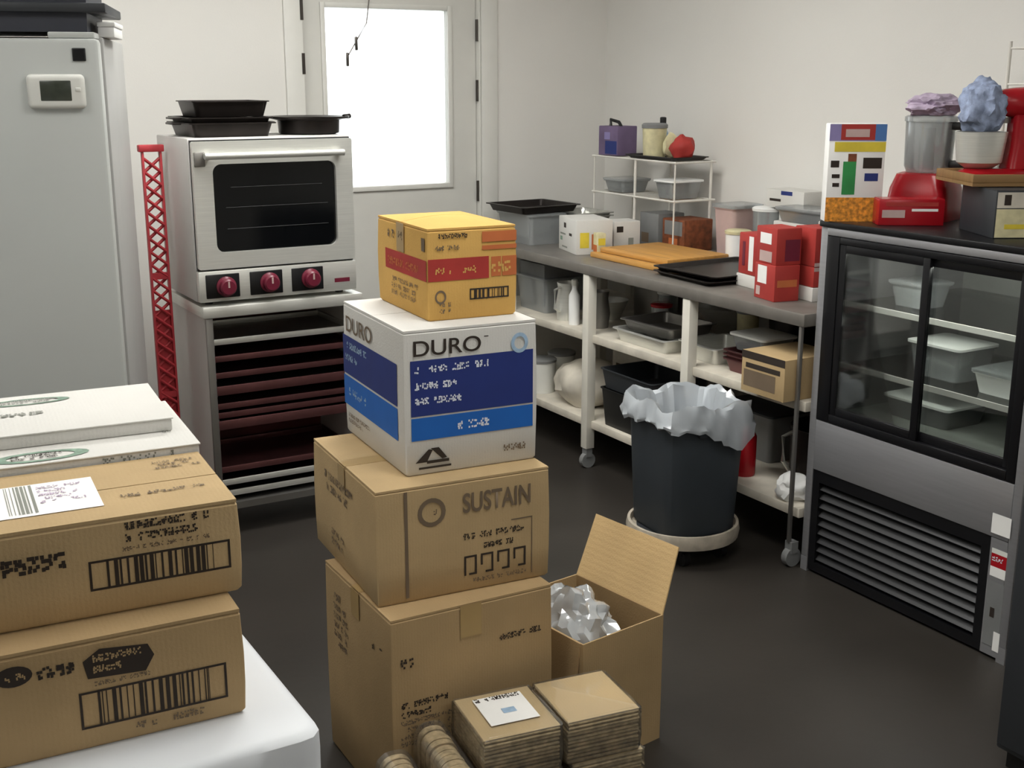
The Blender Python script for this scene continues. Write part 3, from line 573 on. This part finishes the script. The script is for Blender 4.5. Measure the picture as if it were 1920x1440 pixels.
pack('spice_box', 'small yellow box in front of the white printed box', 'box', 2.985, 4.335, zt, -12, .04, .05, .10, 'cream', [('front', (.1, .5, .9, .8), 'yellow'), ('left', (.1, .2, .9, .5), 'orangeink')])
for k in range(2): rpan('foil_tray', ('foil tray at the bottom behind the white printed boxes', 'upper foil tray behind the white printed boxes')[k], (3.21, 4.82, zt+.09+k*.014), 0, .19, .24, .035, .012, 'foil', 'foil trays')
bx_ = pack('white_carton', 'white carton standing under the foil trays', 'box', 3.21, 4.82, zt, 0, .19, .2, .0885, 'whitec', lip=False)
# wire riser in the corner
ry0, ry1 = 4.25, 4.90
rx0 = 3.33
t = thing('wire_riser', 'white wire riser with two shelves in the corner of the work table', 'rack', (rx0, ry0, zt)); w, L = .22, ry1-ry0
for x in (0, w):
    for y in (.03, L*.47 if x == 0 else L*.5, L-.03):
        if x == 0 and y != L*.47: continue
        MB().cyl((x, y, 0), (x, y, .40), .007, n=10).build('post', 'wire', t, True)
for x in (0,):
    for y in (.01, L-.01): MB().cyl((x, y, 0), (x, y, .40), .004, n=8).build('post', 'wire', t, True)
for z in (.225, .395):
    sh = MB(); sh.tube([(-.004, 0, z), (w, 0, z), (w, L, z), (-.004, L, z), (-.004, 0, z)], .005, 6); so = sh.build('shelf_frame', 'wire', t, True)
    for k in range(1, 16): MB().cyl((0, L*k/16, z), (w, L*k/16, z), .0025, n=6).build('shelf_wire', 'wire', so)
zs = zt+.401
rpan('dark_tray', 'dark tray on the top shelf of the wire riser', (3.425, 4.45, zs), 90, .36, .2, .012, .006, 'pan', None)
t = pack('purple_box', 'purple carton with a black handle on the far end of the riser', 'box', 3.40, 4.80, zs, 5, .12, .14, .135, 'purple', [('left', (.35, .05, .95, .5), 'navyink'), ('left', (.3, .55, .6, .8), 'violet')])
b = MB(); b.tube([(-.02, .03, .136), (-.02, .03, .165), (-.02, -.03, .155), (-.02, -.06, .12)], .008); b.build('handle', 'black', t, True)
tub('cream_jar', 'cream coloured jar with dark cap on the riser tray', 'jar', 3.40, 4.51, zs+.017-.0125, .05, .056, .135, 'cream', 'grey', lidh=.018)
MB_ = thing('dark_bottle', 'small bottle with a dark cap behind the cream jar', 'bottle', (3.485, 4.56, zs+.0045)); MB().lathe([(.025, 0), (.027, .1), (.012, .135), (.012, .15)], n=20).build('bottle_body', 'paleblue', MB_, True); MB().lathe([(.015, .1505), (.015, .175), (.01, .178)], n=16).build('cap', 'black', MB_, True)
blob('snack_bag', 'red crinkled snack bag on the near end of the riser tray', 'bag', 3.42, 4.325, zs+.0045, .055, .055, .058, 'redink', 2, .2)
blob('cream_bag', 'pale crinkled bag between the cream jar and the red bag', 'bag', 3.43, 4.42, zs+.0045, .045, .02, .062, 'cream', 5, .2)
zs2 = zt+.2305
rtub('clear_clamshell', 'clear lidded tub on the lower shelf of the riser', 'container', 3.43, 4.76, zs2, 0, .16, .16, .05, 'plastic', 'plastic'); rtub('clear_clamshell', 'clear tub at the near end of the riser lower shelf', 'container', 3.43, 4.36, zs2, 0, .17, .14, .07, 'plastic', 'white')
pack('brown_box', 'brown food carton under the riser', 'box', 3.45, 4.31, zt, 0, .16, .16, .14, 'brown', [('left', (.1, .5, .9, .95), 'grey'), ('left', (.3, .15, .7, .4), 'orangeink')])
pack('grey_box', 'grey carton under the riser beside the brown one', 'box', 3.45, 4.50, zt, 0, .15, .14, .15, 'grey', [('left', (.1, .1, .5, .4), 'inkg')])
# middle of the table
rtub('pink_container', 'tall translucent pinkish storage container behind the cutting board', 'container', 3.50, 4.03, zt, 0, .16, .14, .21, 'pink', 'plastic', lidh=.018)
tub('white_tub', 'small white plastic tub behind the baking sheets', 'tub', 3.36, 3.86, zt, .048, .052, .13, 'white', 'cream')
tub('white_tub', 'taller clouded tub behind the small white tub', 'tub', 3.50, 3.835, zt, .06, .065, .22, 'plastic', 'white')
t = pack('white_carton', 'white carton with blue print raised at the wall', 'box', 3.52, 3.70, zt+.2405, 0, .12, .22, .07, 'whitec', [('left', (.4, .75, .7, .98), 'navyink'), ('left', (.1, .35, .4, .5), 'ink')])
pack('white_carton', 'white carton under the one with blue print at the wall', 'box', 3.535, 3.67, zt, 0, .11, .16, .24, 'whitec', [('left', (.1, .02, .9, .1), 'inkgrey')])
pack('white_carton', 'white carton with dark printed line behind the red cartons', 'box', 3.42, 3.55, zt, 0, .12, .2, .20, 'whitec', [('left', (.1, .7, .6, .78), 'ink'), ('left', (.1, .45, .45, .52), 'inkgrey')])
rtub('clear_clamshell', 'clear clamshell on the white carton behind the red cartons', 'container', 3.42, 3.50, zt+.203, 0, .14, .26, .045, 'plastic', 'plastic')
pack('white_carton', 'white and pale blue carton beside the display case', 'box', 3.40, 3.26, zt, 0, .12, .24, .225, 'whitec', [('left', (.02, .6, .2, .95), 'paleblue')])
# red and white cartons at the near end
gr = 'red and white cartons'
def redbox(label, x, y, z, rz, w, d, h, bands): return pack('red_carton', label, 'carton', x, y, z, rz, w, d, h, 'redink', bands, gr)
redbox('red carton with a tall white panel, leftmost of the red cartons', 3.04, 3.375, zt+.048, -8, .09, .12, .15, [('left', (.55, .1, .8, .95), 'paper'), ('front', (.1, .1, .3, .9), 'pink'), ('left', (.2, .2, .35, .8), 'maroon')])
pack('white_carton', 'low white carton under the leftmost red carton', 'box', 3.04, 3.37, zt, -8, .10, .14, .046, 'whitec', lip=False)
redbox('lower red carton with white window in the front red pair', 2.925, 3.145, zt, -10, .10, .13, .125, [('left', (.15, .45, .6, .95), 'paper'), ('left', (.1, .1, .3, .35), 'pink'), ('front', (.1, .4, .9, .6), 'orangeink')])
redbox('upper red carton stacked on the front red pair', 2.93, 3.15, zt+.127, -10, .10, .13, .125, [('left', (.2, .55, .75, .85), 'paper'), ('left', (.2, .05, .8, .35), 'pink'), ('front', (.35, .1, .95, .7), 'maroon')])
redbox('upper red carton with brown picture, beside the display case', 3.06, 3.08, zt+.122, -8, .13, .12, .13, [('front', (.35, .2, .9, .75), 'brown'), ('front', (.0, .0, 1, .1), 'pink')])
redbox('lower red carton beside the display case', 3.06, 3.08, zt+.05, -8, .13, .12, .069, [('front', (.0, .8, 1, 1), 'pink')])
pack('white_carton', 'low white carton under the red cartons beside the display case', 'box', 3.06, 3.08, zt, -8, .14, .13, .048, 'whitec', lip=False)
# ---- middle shelf
zm = .5955
pack('grey_case', 'dark grey lidded case on the far end of the middle shelf', 'box', 3.02, 4.78, zm+.165, 0, .22, .22, .06, 'grey', lip=False); rtub('clear_bin', 'clear bin under the dark grey case on the middle shelf', 'container', 3.02, 4.78, zm, 0, .24, .26, .15, 'plastic', 'plastic')
def pitcher(label, x, y, r, h, m):
    t = thing('pitcher', label, 'pitcher', (x, y, zm), 0, 'pitchers on the middle shelf'); MB().lathe([(r*.85, 0), (r, h*.4), (r*.8, h*.8), (r*.9, h), (r*.85, h), (r*.75, h*.8), (r*.9, h*.4), (.001, .006)], n=24, cap1=False).build('pitcher_body', m, t, True); b = MB(); b.tube([(-r*.8, -.01, h*.9), (-r*1.5, -.02, h*.85), (-r*1.5, -.02, h*.35), (-r*.9, -.01, h*.25)], .006); b.build('handle', m, t, True)
pitcher('steel pitcher on the middle shelf, left of the first post', 2.93, 4.50, .055, .17, 'steel'); pitcher('second steel pitcher beside the first post of the table', 2.95, 4.28, .05, .16, 'steeld')
t = thing('white_bottle', 'slim white bottle between the two steel pitchers', 'bottle', (2.89, 4.385, zm)); MB().lathe([(.024, 0), (.025, .13), (.011, .16), (.011, .175)], n=20).build('bottle_body', 'white', t, True); MB().lathe([(.014, .1755), (.014, .2), (.01, .203)], n=16).build('cap', 'steel', t, True)
for k, (x, y, rz, w, d, h, m) in enumerate(((2.99, 3.86, 0, .26, .34, .05, 'steel'), (3.0, 3.85, 4, .24, .3, .04, 'steeld'), (3.02, 3.545, -3, .22, .22, .06, 'steel'))):
    rpan('steel_pan', ('wide steel pan on the middle shelf between the posts', 'steel pan nested on top of the wide one', 'small steel pan by the second post on the middle shelf')[k], (x, y, zm+(.054 if k == 1 else 0)), rz, w, d, h, .012, m, 'steel pans on the middle shelf')
tub('steel_bowl', 'steel mixing bowl at the back of the middle shelf', 'bowl', 3.36, 3.9, zm, .06, .14, .12, 'steel'); tub('stock_pot', 'dull steel stock pot at the back of the middle shelf by the far post', 'pot', 3.34, 4.35, zm, .12, .125, .17, 'steeld', 'steel'); tub('stock_pot', 'dark stock pot at the back of the middle shelf behind the carton', 'pot', 3.34, 3.45, zm, .11, .12, .16, 'pan', 'steeld')
for k in range(3): rpan('cake_tin', ('brown cake tin at the bottom of the stack beside the second post', 'middle brown cake tin beside the second post', 'top brown cake tin beside the second post')[k], (3.0, 3.28, zm+k*.016), 0, .2, .2, .045, .008, 'pan2', 'cake tins')
t = pack('small_carton', 'open topped brown carton jutting from the middle shelf by the display case', 'carton', 2.885, 3.012, zm, 0, .25, .215, .145, 'kraft2', [('left', (.06, .15, .8, .55), 'inkg'), ('left', (.0, .82, 1, 1), 'ink'), ('left', (.1, .6, .9, .72), 'ink')], lip=False)
t['label'] = 'brown printed carton jutting from the middle shelf by the display case'
tub('steel_bowl', 'steel mixing bowl nested beside the steel pitchers on the middle shelf', 'bowl', 3.10, 4.41, zm, .045, .085, .09, 'steel')
for k, (x, y, h, m, ld, lb) in enumerate(((3.22, 4.14, .15, 'plastic', 'white', 'clear jar with white lid behind the first post'), (3.14, 4.08, .11, 'plastic', 'redp', 'small clear jar with red lid behind the first post'), (3.26, 3.66, .14, 'cream', 'grey', 'cream jar with grey lid behind the small steel pan'))):
    tub('lidded_jar', lb, 'jar', x, y, zm, .042, .045, h, m, ld, grp='jars on the middle shelf')
rtub('clear_bin', 'low clear bin with white lid standing on the cake tins', 'container', 3.0, 3.28, zm+.0825, 0, .16, .18, .05, 'plastic', 'offw')
# ---- bottom shelf
zb = .2155
pack('small_printed_carton', 'pale carton with dark print behind the paper sack', 'carton', 3.32, 4.40, zb, 0, .2, .3, .2, 'shelfw', [('left', (.1, .5, .5, .7), 'inkg'), ('left', (.6, .2, .8, .4), 'ink')])
for k, (x, y) in enumerate(((2.92, 4.70), (3.08, 4.76))): tub('lidded_pail', ('white lidded pail on the bottom shelf beyond the paper sack', 'farther white lidded pail on the bottom shelf')[k], 'pail', x, y + .02*k, zb, .06, .065, .15, 'offw', 'grey', grp='pails on the bottom shelf')
rtub('grey_bin', 'grey plastic bin on the bottom shelf behind the red cylinder', 'container', 3.22, 3.44, zb, 0, .3, .3, .18, 'grey', 'charcoal')
blob('paper_sack', 'pale printed paper sack on the far end of the bottom shelf', 'sack', 2.99, 4.42, zb, .14, .17, .115, 'shelfw', 3, .16)
rtub('black_crate', 'black plastic crate on the bottom shelf behind the bin', 'crate', 2.99, 3.90, zb, 0, .30, .40, .16, 'black'); rtub('black_crate', 'second black plastic crate nested on the first', 'crate', 2.99, 3.92, zb+.1645, 0, .30, .36, .08, 'charcoal')
pack('white_carton', 'pinkish white carton at the front of the bottom shelf beside the bin', 'box', 2.875, 3.645, zb, 0, .07, .09, .13, 'pink', lip=False)
t = thing('fire_extinguisher', 'small red cylinder on the bottom shelf beside the bin', 'cylinder', (2.92, 3.26, zb)); MB().lathe([(.04, 0), (.042, .01), (.042, .15), (.02, .19)], n=20).build('cylinder_body', 'redp', t, True); MB().lathe([(.014, .1905), (.014, .22), (.02, .225)], n=14).build('cylinder_cap', 'grey', t, True); t.name = 'red_cylinder'
t = thing('stock_pot', 'black stock pot with a bright curved handle on the bottom shelf', 'pot', (3.16, 3.07, zb)); MB().lathe([(.14, 0), (.145, .2), (.14, .2), (.135, .01), (.001, .01)], n=30, cap1=False).build('pot_body', 'pan', t, True); b = MB(); b.tube([(-.13, .06, .18), (-.175, .06, .17), (-.18, .05, .08), (-.14, .05, .03)], .008); b.build('handle', 'steel', t, True)
blob('plastic_bag', 'crumpled white plastic bag at the near end of the bottom shelf', 'bag', 2.89, 2.965, zb, .06, .06, .05, 'white', 7, .35)

# ================================================================= BIN ON DOLLY
bxx, byy = 2.583, 3.195
t = thing('bin_dolly', 'round bin dolly with a scuffed pale rim', 'dolly', (bxx, byy, 0)); MB().lathe([(.17, .07), (.198, .075), (.203, .1), (.198, .125), (.188, .125), (.185, .1), (.001, .098)], n=44, cap1=False).build('dolly_tray', 'canrim', t, True)
MB().lathe([(.165, .0985), (.165, .1005), (.001, .1005)], n=36, cap1=False).build('tray_mat', 'charcoal', t)
for k in range(5):
    a = k*2*math.pi/5+.3; x, y = .14*math.cos(a), .14*math.sin(a); b = MB(); b.cyl((x-.012, y, .028), (x+.012, y, .028), .028, n=16); b.box((x-.016, y-.012, .04), (x+.016, y+.012, .072)); b.build('caster', 'black', t, True)
def sq(r, z, p=9, n=56, rot=0, f_=None):
    o = []
    for i in range(n):
        a = 2*math.pi*i/n; c, s = math.cos(a), math.sin(a); k = (abs(c)**p+abs(s)**p)**(-1/p)*r
        if f_: k += f_(i, n)
        o.append((k*math.cos(a+rot), k*math.sin(a+rot), z))
    return o
t = thing('waste_bin', 'dark grey square waste bin standing on the dolly', 'bin', (bxx, byy, .101), -6); MB().loft([sq(.132, 0), sq(.138, .01), sq(.155, .40), sq(.162, .405), sq(.162, .43), sq(.15, .43), sq(.15, .40), sq(.13, .012)]).build('bin_body', 'can', t, True)
for sg in (-1, 1): bx('grip', 'can', t, (-.05, sg*.16-.006, .37), (.05, sg*.16+.006, .40), .004)
b = MB(); rr_ = random.Random(9); dn = [rr_.uniform(.0, .03) for _ in range(57)]
def drop(i, n):
    a = 2*math.pi*i/n-R(12); # longer on the side towards the aisle
    return .022+.01*math.sin(a*3+1)+.085*math.exp(-((math.degrees(a)-(-72)) % 360 if ((math.degrees(a)+72) % 360) < 180 else 360-((math.degrees(a)+72) % 360))**2/700)+dn[i]*.6
rings = []
for k, (ex, fz) in enumerate(((-.045, -.10), (-.03, -.04), (-.012, .035), (.004, .045), (.012, .028), (.016, 0), (.02, -.35), (.023, -.7), (.02, -1))):
    g = sq(.162+ex, 0, 8, 56, 0, lambda i, n: .007*math.sin(i*1.9+k)+rr_.uniform(-.004, .004) if k != 5 else .002)
    rings.append([(x, y, .43+(fz if k < 6 else fz*drop(i, 56))+(.012*math.sin(i*.7)+rr_.uniform(-.006, .006) if 1 < k < 5 else 0)) for i, (x, y, _) in enumerate(g)])
b.loft(rings, False, False); ln = b.build('bin_liner', 'liner', None, True); ln.location = (bxx, byy, .103); ln.rotation_euler = (0, 0, R(-6)); tag(ln, 'crumpled pale plastic liner folded over the waste bin rim', 'bin liner')

# ================================================================= DISPLAY CASE
CY0, CY1, CZ = 2.02, 2.858, 1.21
t = thing('display_case', 'black and steel refrigerated display case with sliding glass doors', 'display case', (2.84, CY0, 0)); L = CY1-CY0; D = .70
bx('left_side_panel', 'casefr', t, (0, L-.03, .05), (D, L, CZ-.02), .003); bx('right_side_panel', 'casefr', t, (0, 0, .05), (D, .03, CZ-.02), .003); bx('back_panel', 'caseint', t, (D-.03, .03, .05), (D, L-.03, CZ-.02)); bx('top_panel', 'blackm', t, (-.008, -.004, CZ-.02), (D, L+.004, CZ), .004); bx('inner_floor', 'caseint', t, (.05, .03, .54), (D-.03, L-.03, .56))
bx('top_rail', 'casefr', t, (-.004, .03, 1.165), (.03, L-.03, CZ-.0205), .003)
fr = MB(); zf0, zf1 = .548, 1.163
for a, c in (((-.002, L-.085, zf0), (.028, L-.03, zf1)), ((-.002, .03, zf0), (.028, .06, zf1)), ((-.002, .06, zf1-.022), (.028, L-.085, zf1)), ((-.002, .06, zf0), (.028, L-.085, zf0+.03))): fr.box(a, c, .003)
fr.build('door_surround', 'blackm', t, True)
mid = 2.43-CY0
def slide(y0, y1, x):
    b = MB(); s = .026
    for a, c in (((x, y0, zf0+.031), (x+.012, y0+s, zf1-.0225)), ((x, y1-s, zf0+.031), (x+.012, y1, zf1-.0225)), ((x, y0+s, zf0+.031), (x+.012, y1-s, zf0+.031+s)), ((x, y0+s, zf1-.0225-s), (x+.012, y1-s, zf1-.0225))): b.box(a, c, .002)
    o = b.build('sliding_door', 'blackm', t, True); bx('pane', 'glass', o, (x+.004, y0+s, zf0+.031+s), (x+.008, y1-s, zf1-.0225-s)); return o
slide(mid-.02, L-.086, .001); slide(.061, mid+.012, .0145)
for z in (.72, .93):
    sh = bx('glass_shelf', 'glass', t, (.10, .031, z), (D-.031, L-.031, z+.006)); bx('shelf_edge', 'offw', sh, (.094, .031, z-.006), (.0995, L-.031, z+.012))
MB().box((.05, .08, 1.118), (.085, L-.14, 1.13)).build('light_strip', emit('case_lamp', '#fbfbf2', 22.0), t)
bx('front_panel', 'casefr', t, (.0, .03, .372), (.03, L-.03, .546), .002)
bx('compressor_housing', 'dark', t, (.035, .031, .05), (D-.031, L-.031, .53)); bx('plinth', 'black', t, (.05, .03, 0), (D-.03, L-.03, .05))
gy0, gy1 = 2.11-CY0, L-.03
bx('grille_frame', 'blackm', t, (.004, gy0, .33), (.03, gy1, .37)); bx('grille_frame', 'blackm', t, (.004, gy0, .01), (.03, gy1, .04)); bx('grille_frame', 'blackm', t, (.004, gy1-.03, .04), (.03, gy1, .33)); bx('grille_frame', 'blackm', t, (.004, gy0, .04), (.03, gy0+.03, .33))
for k in range(9):
    z = .052+k*.0315; b = MB(); b.prism([(.008, z), (.013, z-.005), (.03, z+.012), (.026, z+.018)], 1, gy0+.031, gy1-.031); b.build('grille_slat', 'slat', t)
for y in (0, L-.03):
    bx('front_post', 'casefr', t, (0, y, 0), (.03, y+.03, .05))
cp = bx('control_panel', 'casefr', t, (.002, .031, .01), (.03, gy0-.002, .37)); SX = (Vector((.0012, gy0-.004, 0)), Vector((0, -1, 0)), Vector((0, 0, 1)))
patch(cp, SX, [rect(-.002, .385, .062, .445)], 'paper', 'sticker', .004); patch(cp, SX, [rect(.006, .285, .058, .325)], 'redp', 'red_sticker', .001); patch(cp, SX, [rect(.006, .255, .058, .285)], 'paper', 'sticker', .001); patch(cp, SX, [rect(.006, .325, .058, .34)], 'offw', 'sticker', .001); patch(cp, SX, [rect(.002, .04, .06, .24)], 'grey', 'sticker', .0008); patch(cp, SX, [rect(.04, .03, .062, .09)], 'paper', 'sticker', .0015); smallprint(cp, SX, .01, .3, .045, .02, 1, 'inkwhite', 90, lift=.002); patch(cp, SX, [rect(.02, .13, .035, .16)], 'ink', 'sticker_print', .0015)
# in the case
rtub('lidded_tub', 'pale lidded tub on the lower shelf of the display case, left door', 'container', 3.12, 2.53, .7265, 0, .18, .2, .10, 'plastic', 'white'); rtub('lidded_tub', 'white tray with lid on the lower shelf of the display case, right door', 'container', 3.12, 2.22, .7265, 0, .22, .28, .06, 'white', 'plastic'); rtub('lidded_tub', 'small tub on the upper shelf of the display case', 'container', 3.1, 2.66, .9365, 0, .14, .14, .07, 'plastic', 'plastic'); rtub('lidded_tub', 'low tub on the floor of the display case', 'container', 3.15, 2.6, .5605, 0, .2, .26, .06, 'grey', 'white')
# on the case
zc = CZ+.0005
t = pack('cereal_box', 'tall colourful cereal box with blue and red header on the display case', 'cereal box', 2.905, 2.80, zc, -32, .178, .06, .305, 'paper', [('front', (0, .83, 1, 1), 'violet'), ('front', (.2, .84, .8, 1, .0004), 'redink'), ('front', (.8, .83, 1, 1, .0004), 'skyb'), ('front', (.28, .87, .7, .95, .0008), 'pink'), ('front', (.1, .72, 1, .82), 'yellow'), ('front', (.27, .28, .5, .62), 'green'), ('front', (.0, .0, 1, .25), 'orange'), ('front', (.62, .55, .95, .66), 'ink'), ('front', (.66, .42, .9, .5), 'navyink'), ('front', (.05, .56, .2, .63), 'ink'), ('front', (.08, .45, .22, .49), 'ink'), ('front', (.1, .36, .22, .4), 'ink'), ('front', (.35, .62, .5, .7), 'brown')])
pack('red_carton', 'low red carton lying in front of the food processor on the display case', 'carton', 2.985, 2.635, zc, -34, .2, .08, .08, 'redp', [('front', (.05, .3, .4, .6), 'pink'), ('front', (.5, .55, .9, .65), 'paper'), ('front', (.1, .75, .9, .9), 'redink')], gr)
# food processor
t = thing('food_processor', 'red food processor with clear bowl and black handle', 'food processor', (3.16, 2.725, zc), -70)
b = MB(); b.loft([[(x, y, z) for x, y in rrect(-.10+i, -.10+i, .10-i, .10-i, .04)] for i, z in ((.0, 0), (-.004, .03), (.004, .10), (.018, .145), (.03, .15))]); b.build('motor_base', 'redp', t, True)
bx('control_strip', 'grey', t, (-.07, -.1045, .03), (.07, -.098, .06), .002)
MB().lathe([(.066, .1505), (.074, .17), (.078, .31), (.074, .31), (.07, .172), (.062, .156)], n=32, cap0=False, cap1=False).build('work_bowl', 'plastic', t, True); MB().lathe([(.082, .311), (.082, .325), (.072, .33), (.0005, .33)], n=32, cap1=False).build('bowl_lid', 'plastic', t, True)
b = MB(); b.box((.07, -.02, .165), (.12, .02, .19), .008); b.box((.098, -.02, .165), (.126, .02, .31), .01); b.box((.07, -.02, .285), (.12, .02, .31), .008); b.build('bowl_handle', 'black', t, True)
MB().cyl((0, 0, .156), (0, 0, .29), .018, n=16).build('spindle', 'offw', t, True)
# boxes and the tray with a mixer
t = pack('dark_carton', 'dark sided carton under the wooden tray, nearest the right edge', 'carton', 3.06, 2.32, zc, -28, .2, .24, .135, 'charcoal', [('front', (.02, .02, .98, .62), 'cream'), ('front', (.02, .64, .98, .97), 'shelfw'), ('front', (.12, .7, .22, .92, .0005), 'ink'), ('front', (.42, .66, .62, .94, .0005), 'brown'), ('front', (.8, .66, .95, .94, .0005), 'brown'), ('front', (.15, .2, .85, .3, .0005), 'yellow')])
pack('brown_carton', 'brown carton behind the dark one under the wooden tray', 'carton', 3.24, 2.46, zc, -28, .12, .12, .135, 'woodd')
t = thing('wooden_tray', 'shallow wooden tray holding the red mixer', 'tray', (3.115, 2.435, zc+.139), -28); bx('tray_base', 'woodd', t, (-.125, -.15, 0), (.17, .13, .01)); 
for a, c in (((-.125, -.15, .0102), (.17, -.138, .034)), ((-.125, .118, .0102), (.17, .13, .034)), ((-.125, -.138, .0102), (-.113, .118, .034)), ((.158, -.138, .0102), (.17, .118, .034))): bx('tray_side', 'woodd', t, a, c, .002)
zmx = zc+.139+.0106
t = thing('stand_mixer', 'red stand mixer with a bright bowl on the wooden tray', 'mixer', (3.118, 2.43, zmx), -28)
b = MB(); b.loft([[(x, y, z) for x, y in rrect(-.11+i, -.065+i, .10-i, .065-i, .05)] for i, z in ((.0, 0), (0, .02), (.015, .032))]); b.build('mixer_base', 'redp', t, True)
b = MB(); b.loft([[(x, y, z) for x, y in rrect(x0, -wy, x1, wy, .02)] for x0, x1, wy, z in ((.02, .09, .045, .0325), (.03, .085, .036, .10), (.03, .088, .036, .17), (.03, .095, .04, .19))]); b.build('column', 'redp', t, True)
b = MB(); b.loft([[(x, y*k, .225+(z-.225)*k) for y, z in rrect(-.05, .18, .05, .27, .042)] for x, k in ((-.012, .7), (.0, .85), (.03, .95), (.06, 1), (.1, .85), (.115, .55))]); b.build('motor_head', 'redp', t, True)
b = MB(); b.lathe([(.04, .033), (.065, .05), (.075, .14), (.072, .14), (.062, .054), (.001, .05)], (-.055, 0, 0), 28, cap1=False); b.build('mixing_bowl', 'steel', t, True); b = MB(); b.cyl((.012, 0, .182), (.012, 0, .165), .016); b.build('beater_hub', 'steeld', t, True)
bl = blob('cloth_bundle', 'bunched blue grey cloth heaped in the mixer bowl', 'cloth', 3.068, 2.457, zmx+.141, .066, .066, .085, 'bluecloth', 4, .28, 4)
bl2 = blob('cloth_bundle', 'lilac checked cloth over the food processor lid', 'cloth', 3.14, 2.705, zc+.3305, .085, .08, .035, 'lilac', 6, .3, 4)
# wire rack beside, against the wall
t = thing('wire_rack', 'white wire rack at the right edge behind the mixer', 'rack', (3.40, 2.28, zc), 0)
for x in (0, .2):
    for y in (0, .36): MB().cyl((x, y, 0), (x, y, .56), .006, n=10).build('post', 'wire', t, True)
for k in range(9):
    z = .09+k*.056
    if k == 7: continue
    s_ = MB(); s_.tube([(0, 0, z), (.2, 0, z), (.2, .36, z), (0, .36, z), (0, 0, z)], .004, 6); so = s_.build('rack_shelf', 'wire', t)
    for q in range(1, 6): MB().cyl((.2*q/6, 0, z), (.2*q/6, .36, z), .002, n=6).build('shelf_wire', 'wire', so)
# dark cabinet at the near right edge
t = thing('dark_cabinet', 'charcoal cabinet at the right edge of the view, close by', 'cabinet', (2.378, 1.21, 0)); bx('cabinet_body', 'charcoal', t, (0, 0, .05), (.38, .48, .88), .006); bx('cabinet_top', 'charcoal', t, (-.004, -.004, .8805), (.384, .484, .90), .004); bx('plinth', 'black', t, (.02, .02, 0), (.36, .46, .0495)); bx('cabinet_door', 'charcoal', t, (-.014, .01, .07), (-.0005, .47, .865), .004); b = MB(); b.tube([(-.015, .40, .55), (-.04, .40, .55), (-.04, .40, .68), (-.015, .40, .68)], .006); b.build('handle', 'steeld', t, True)
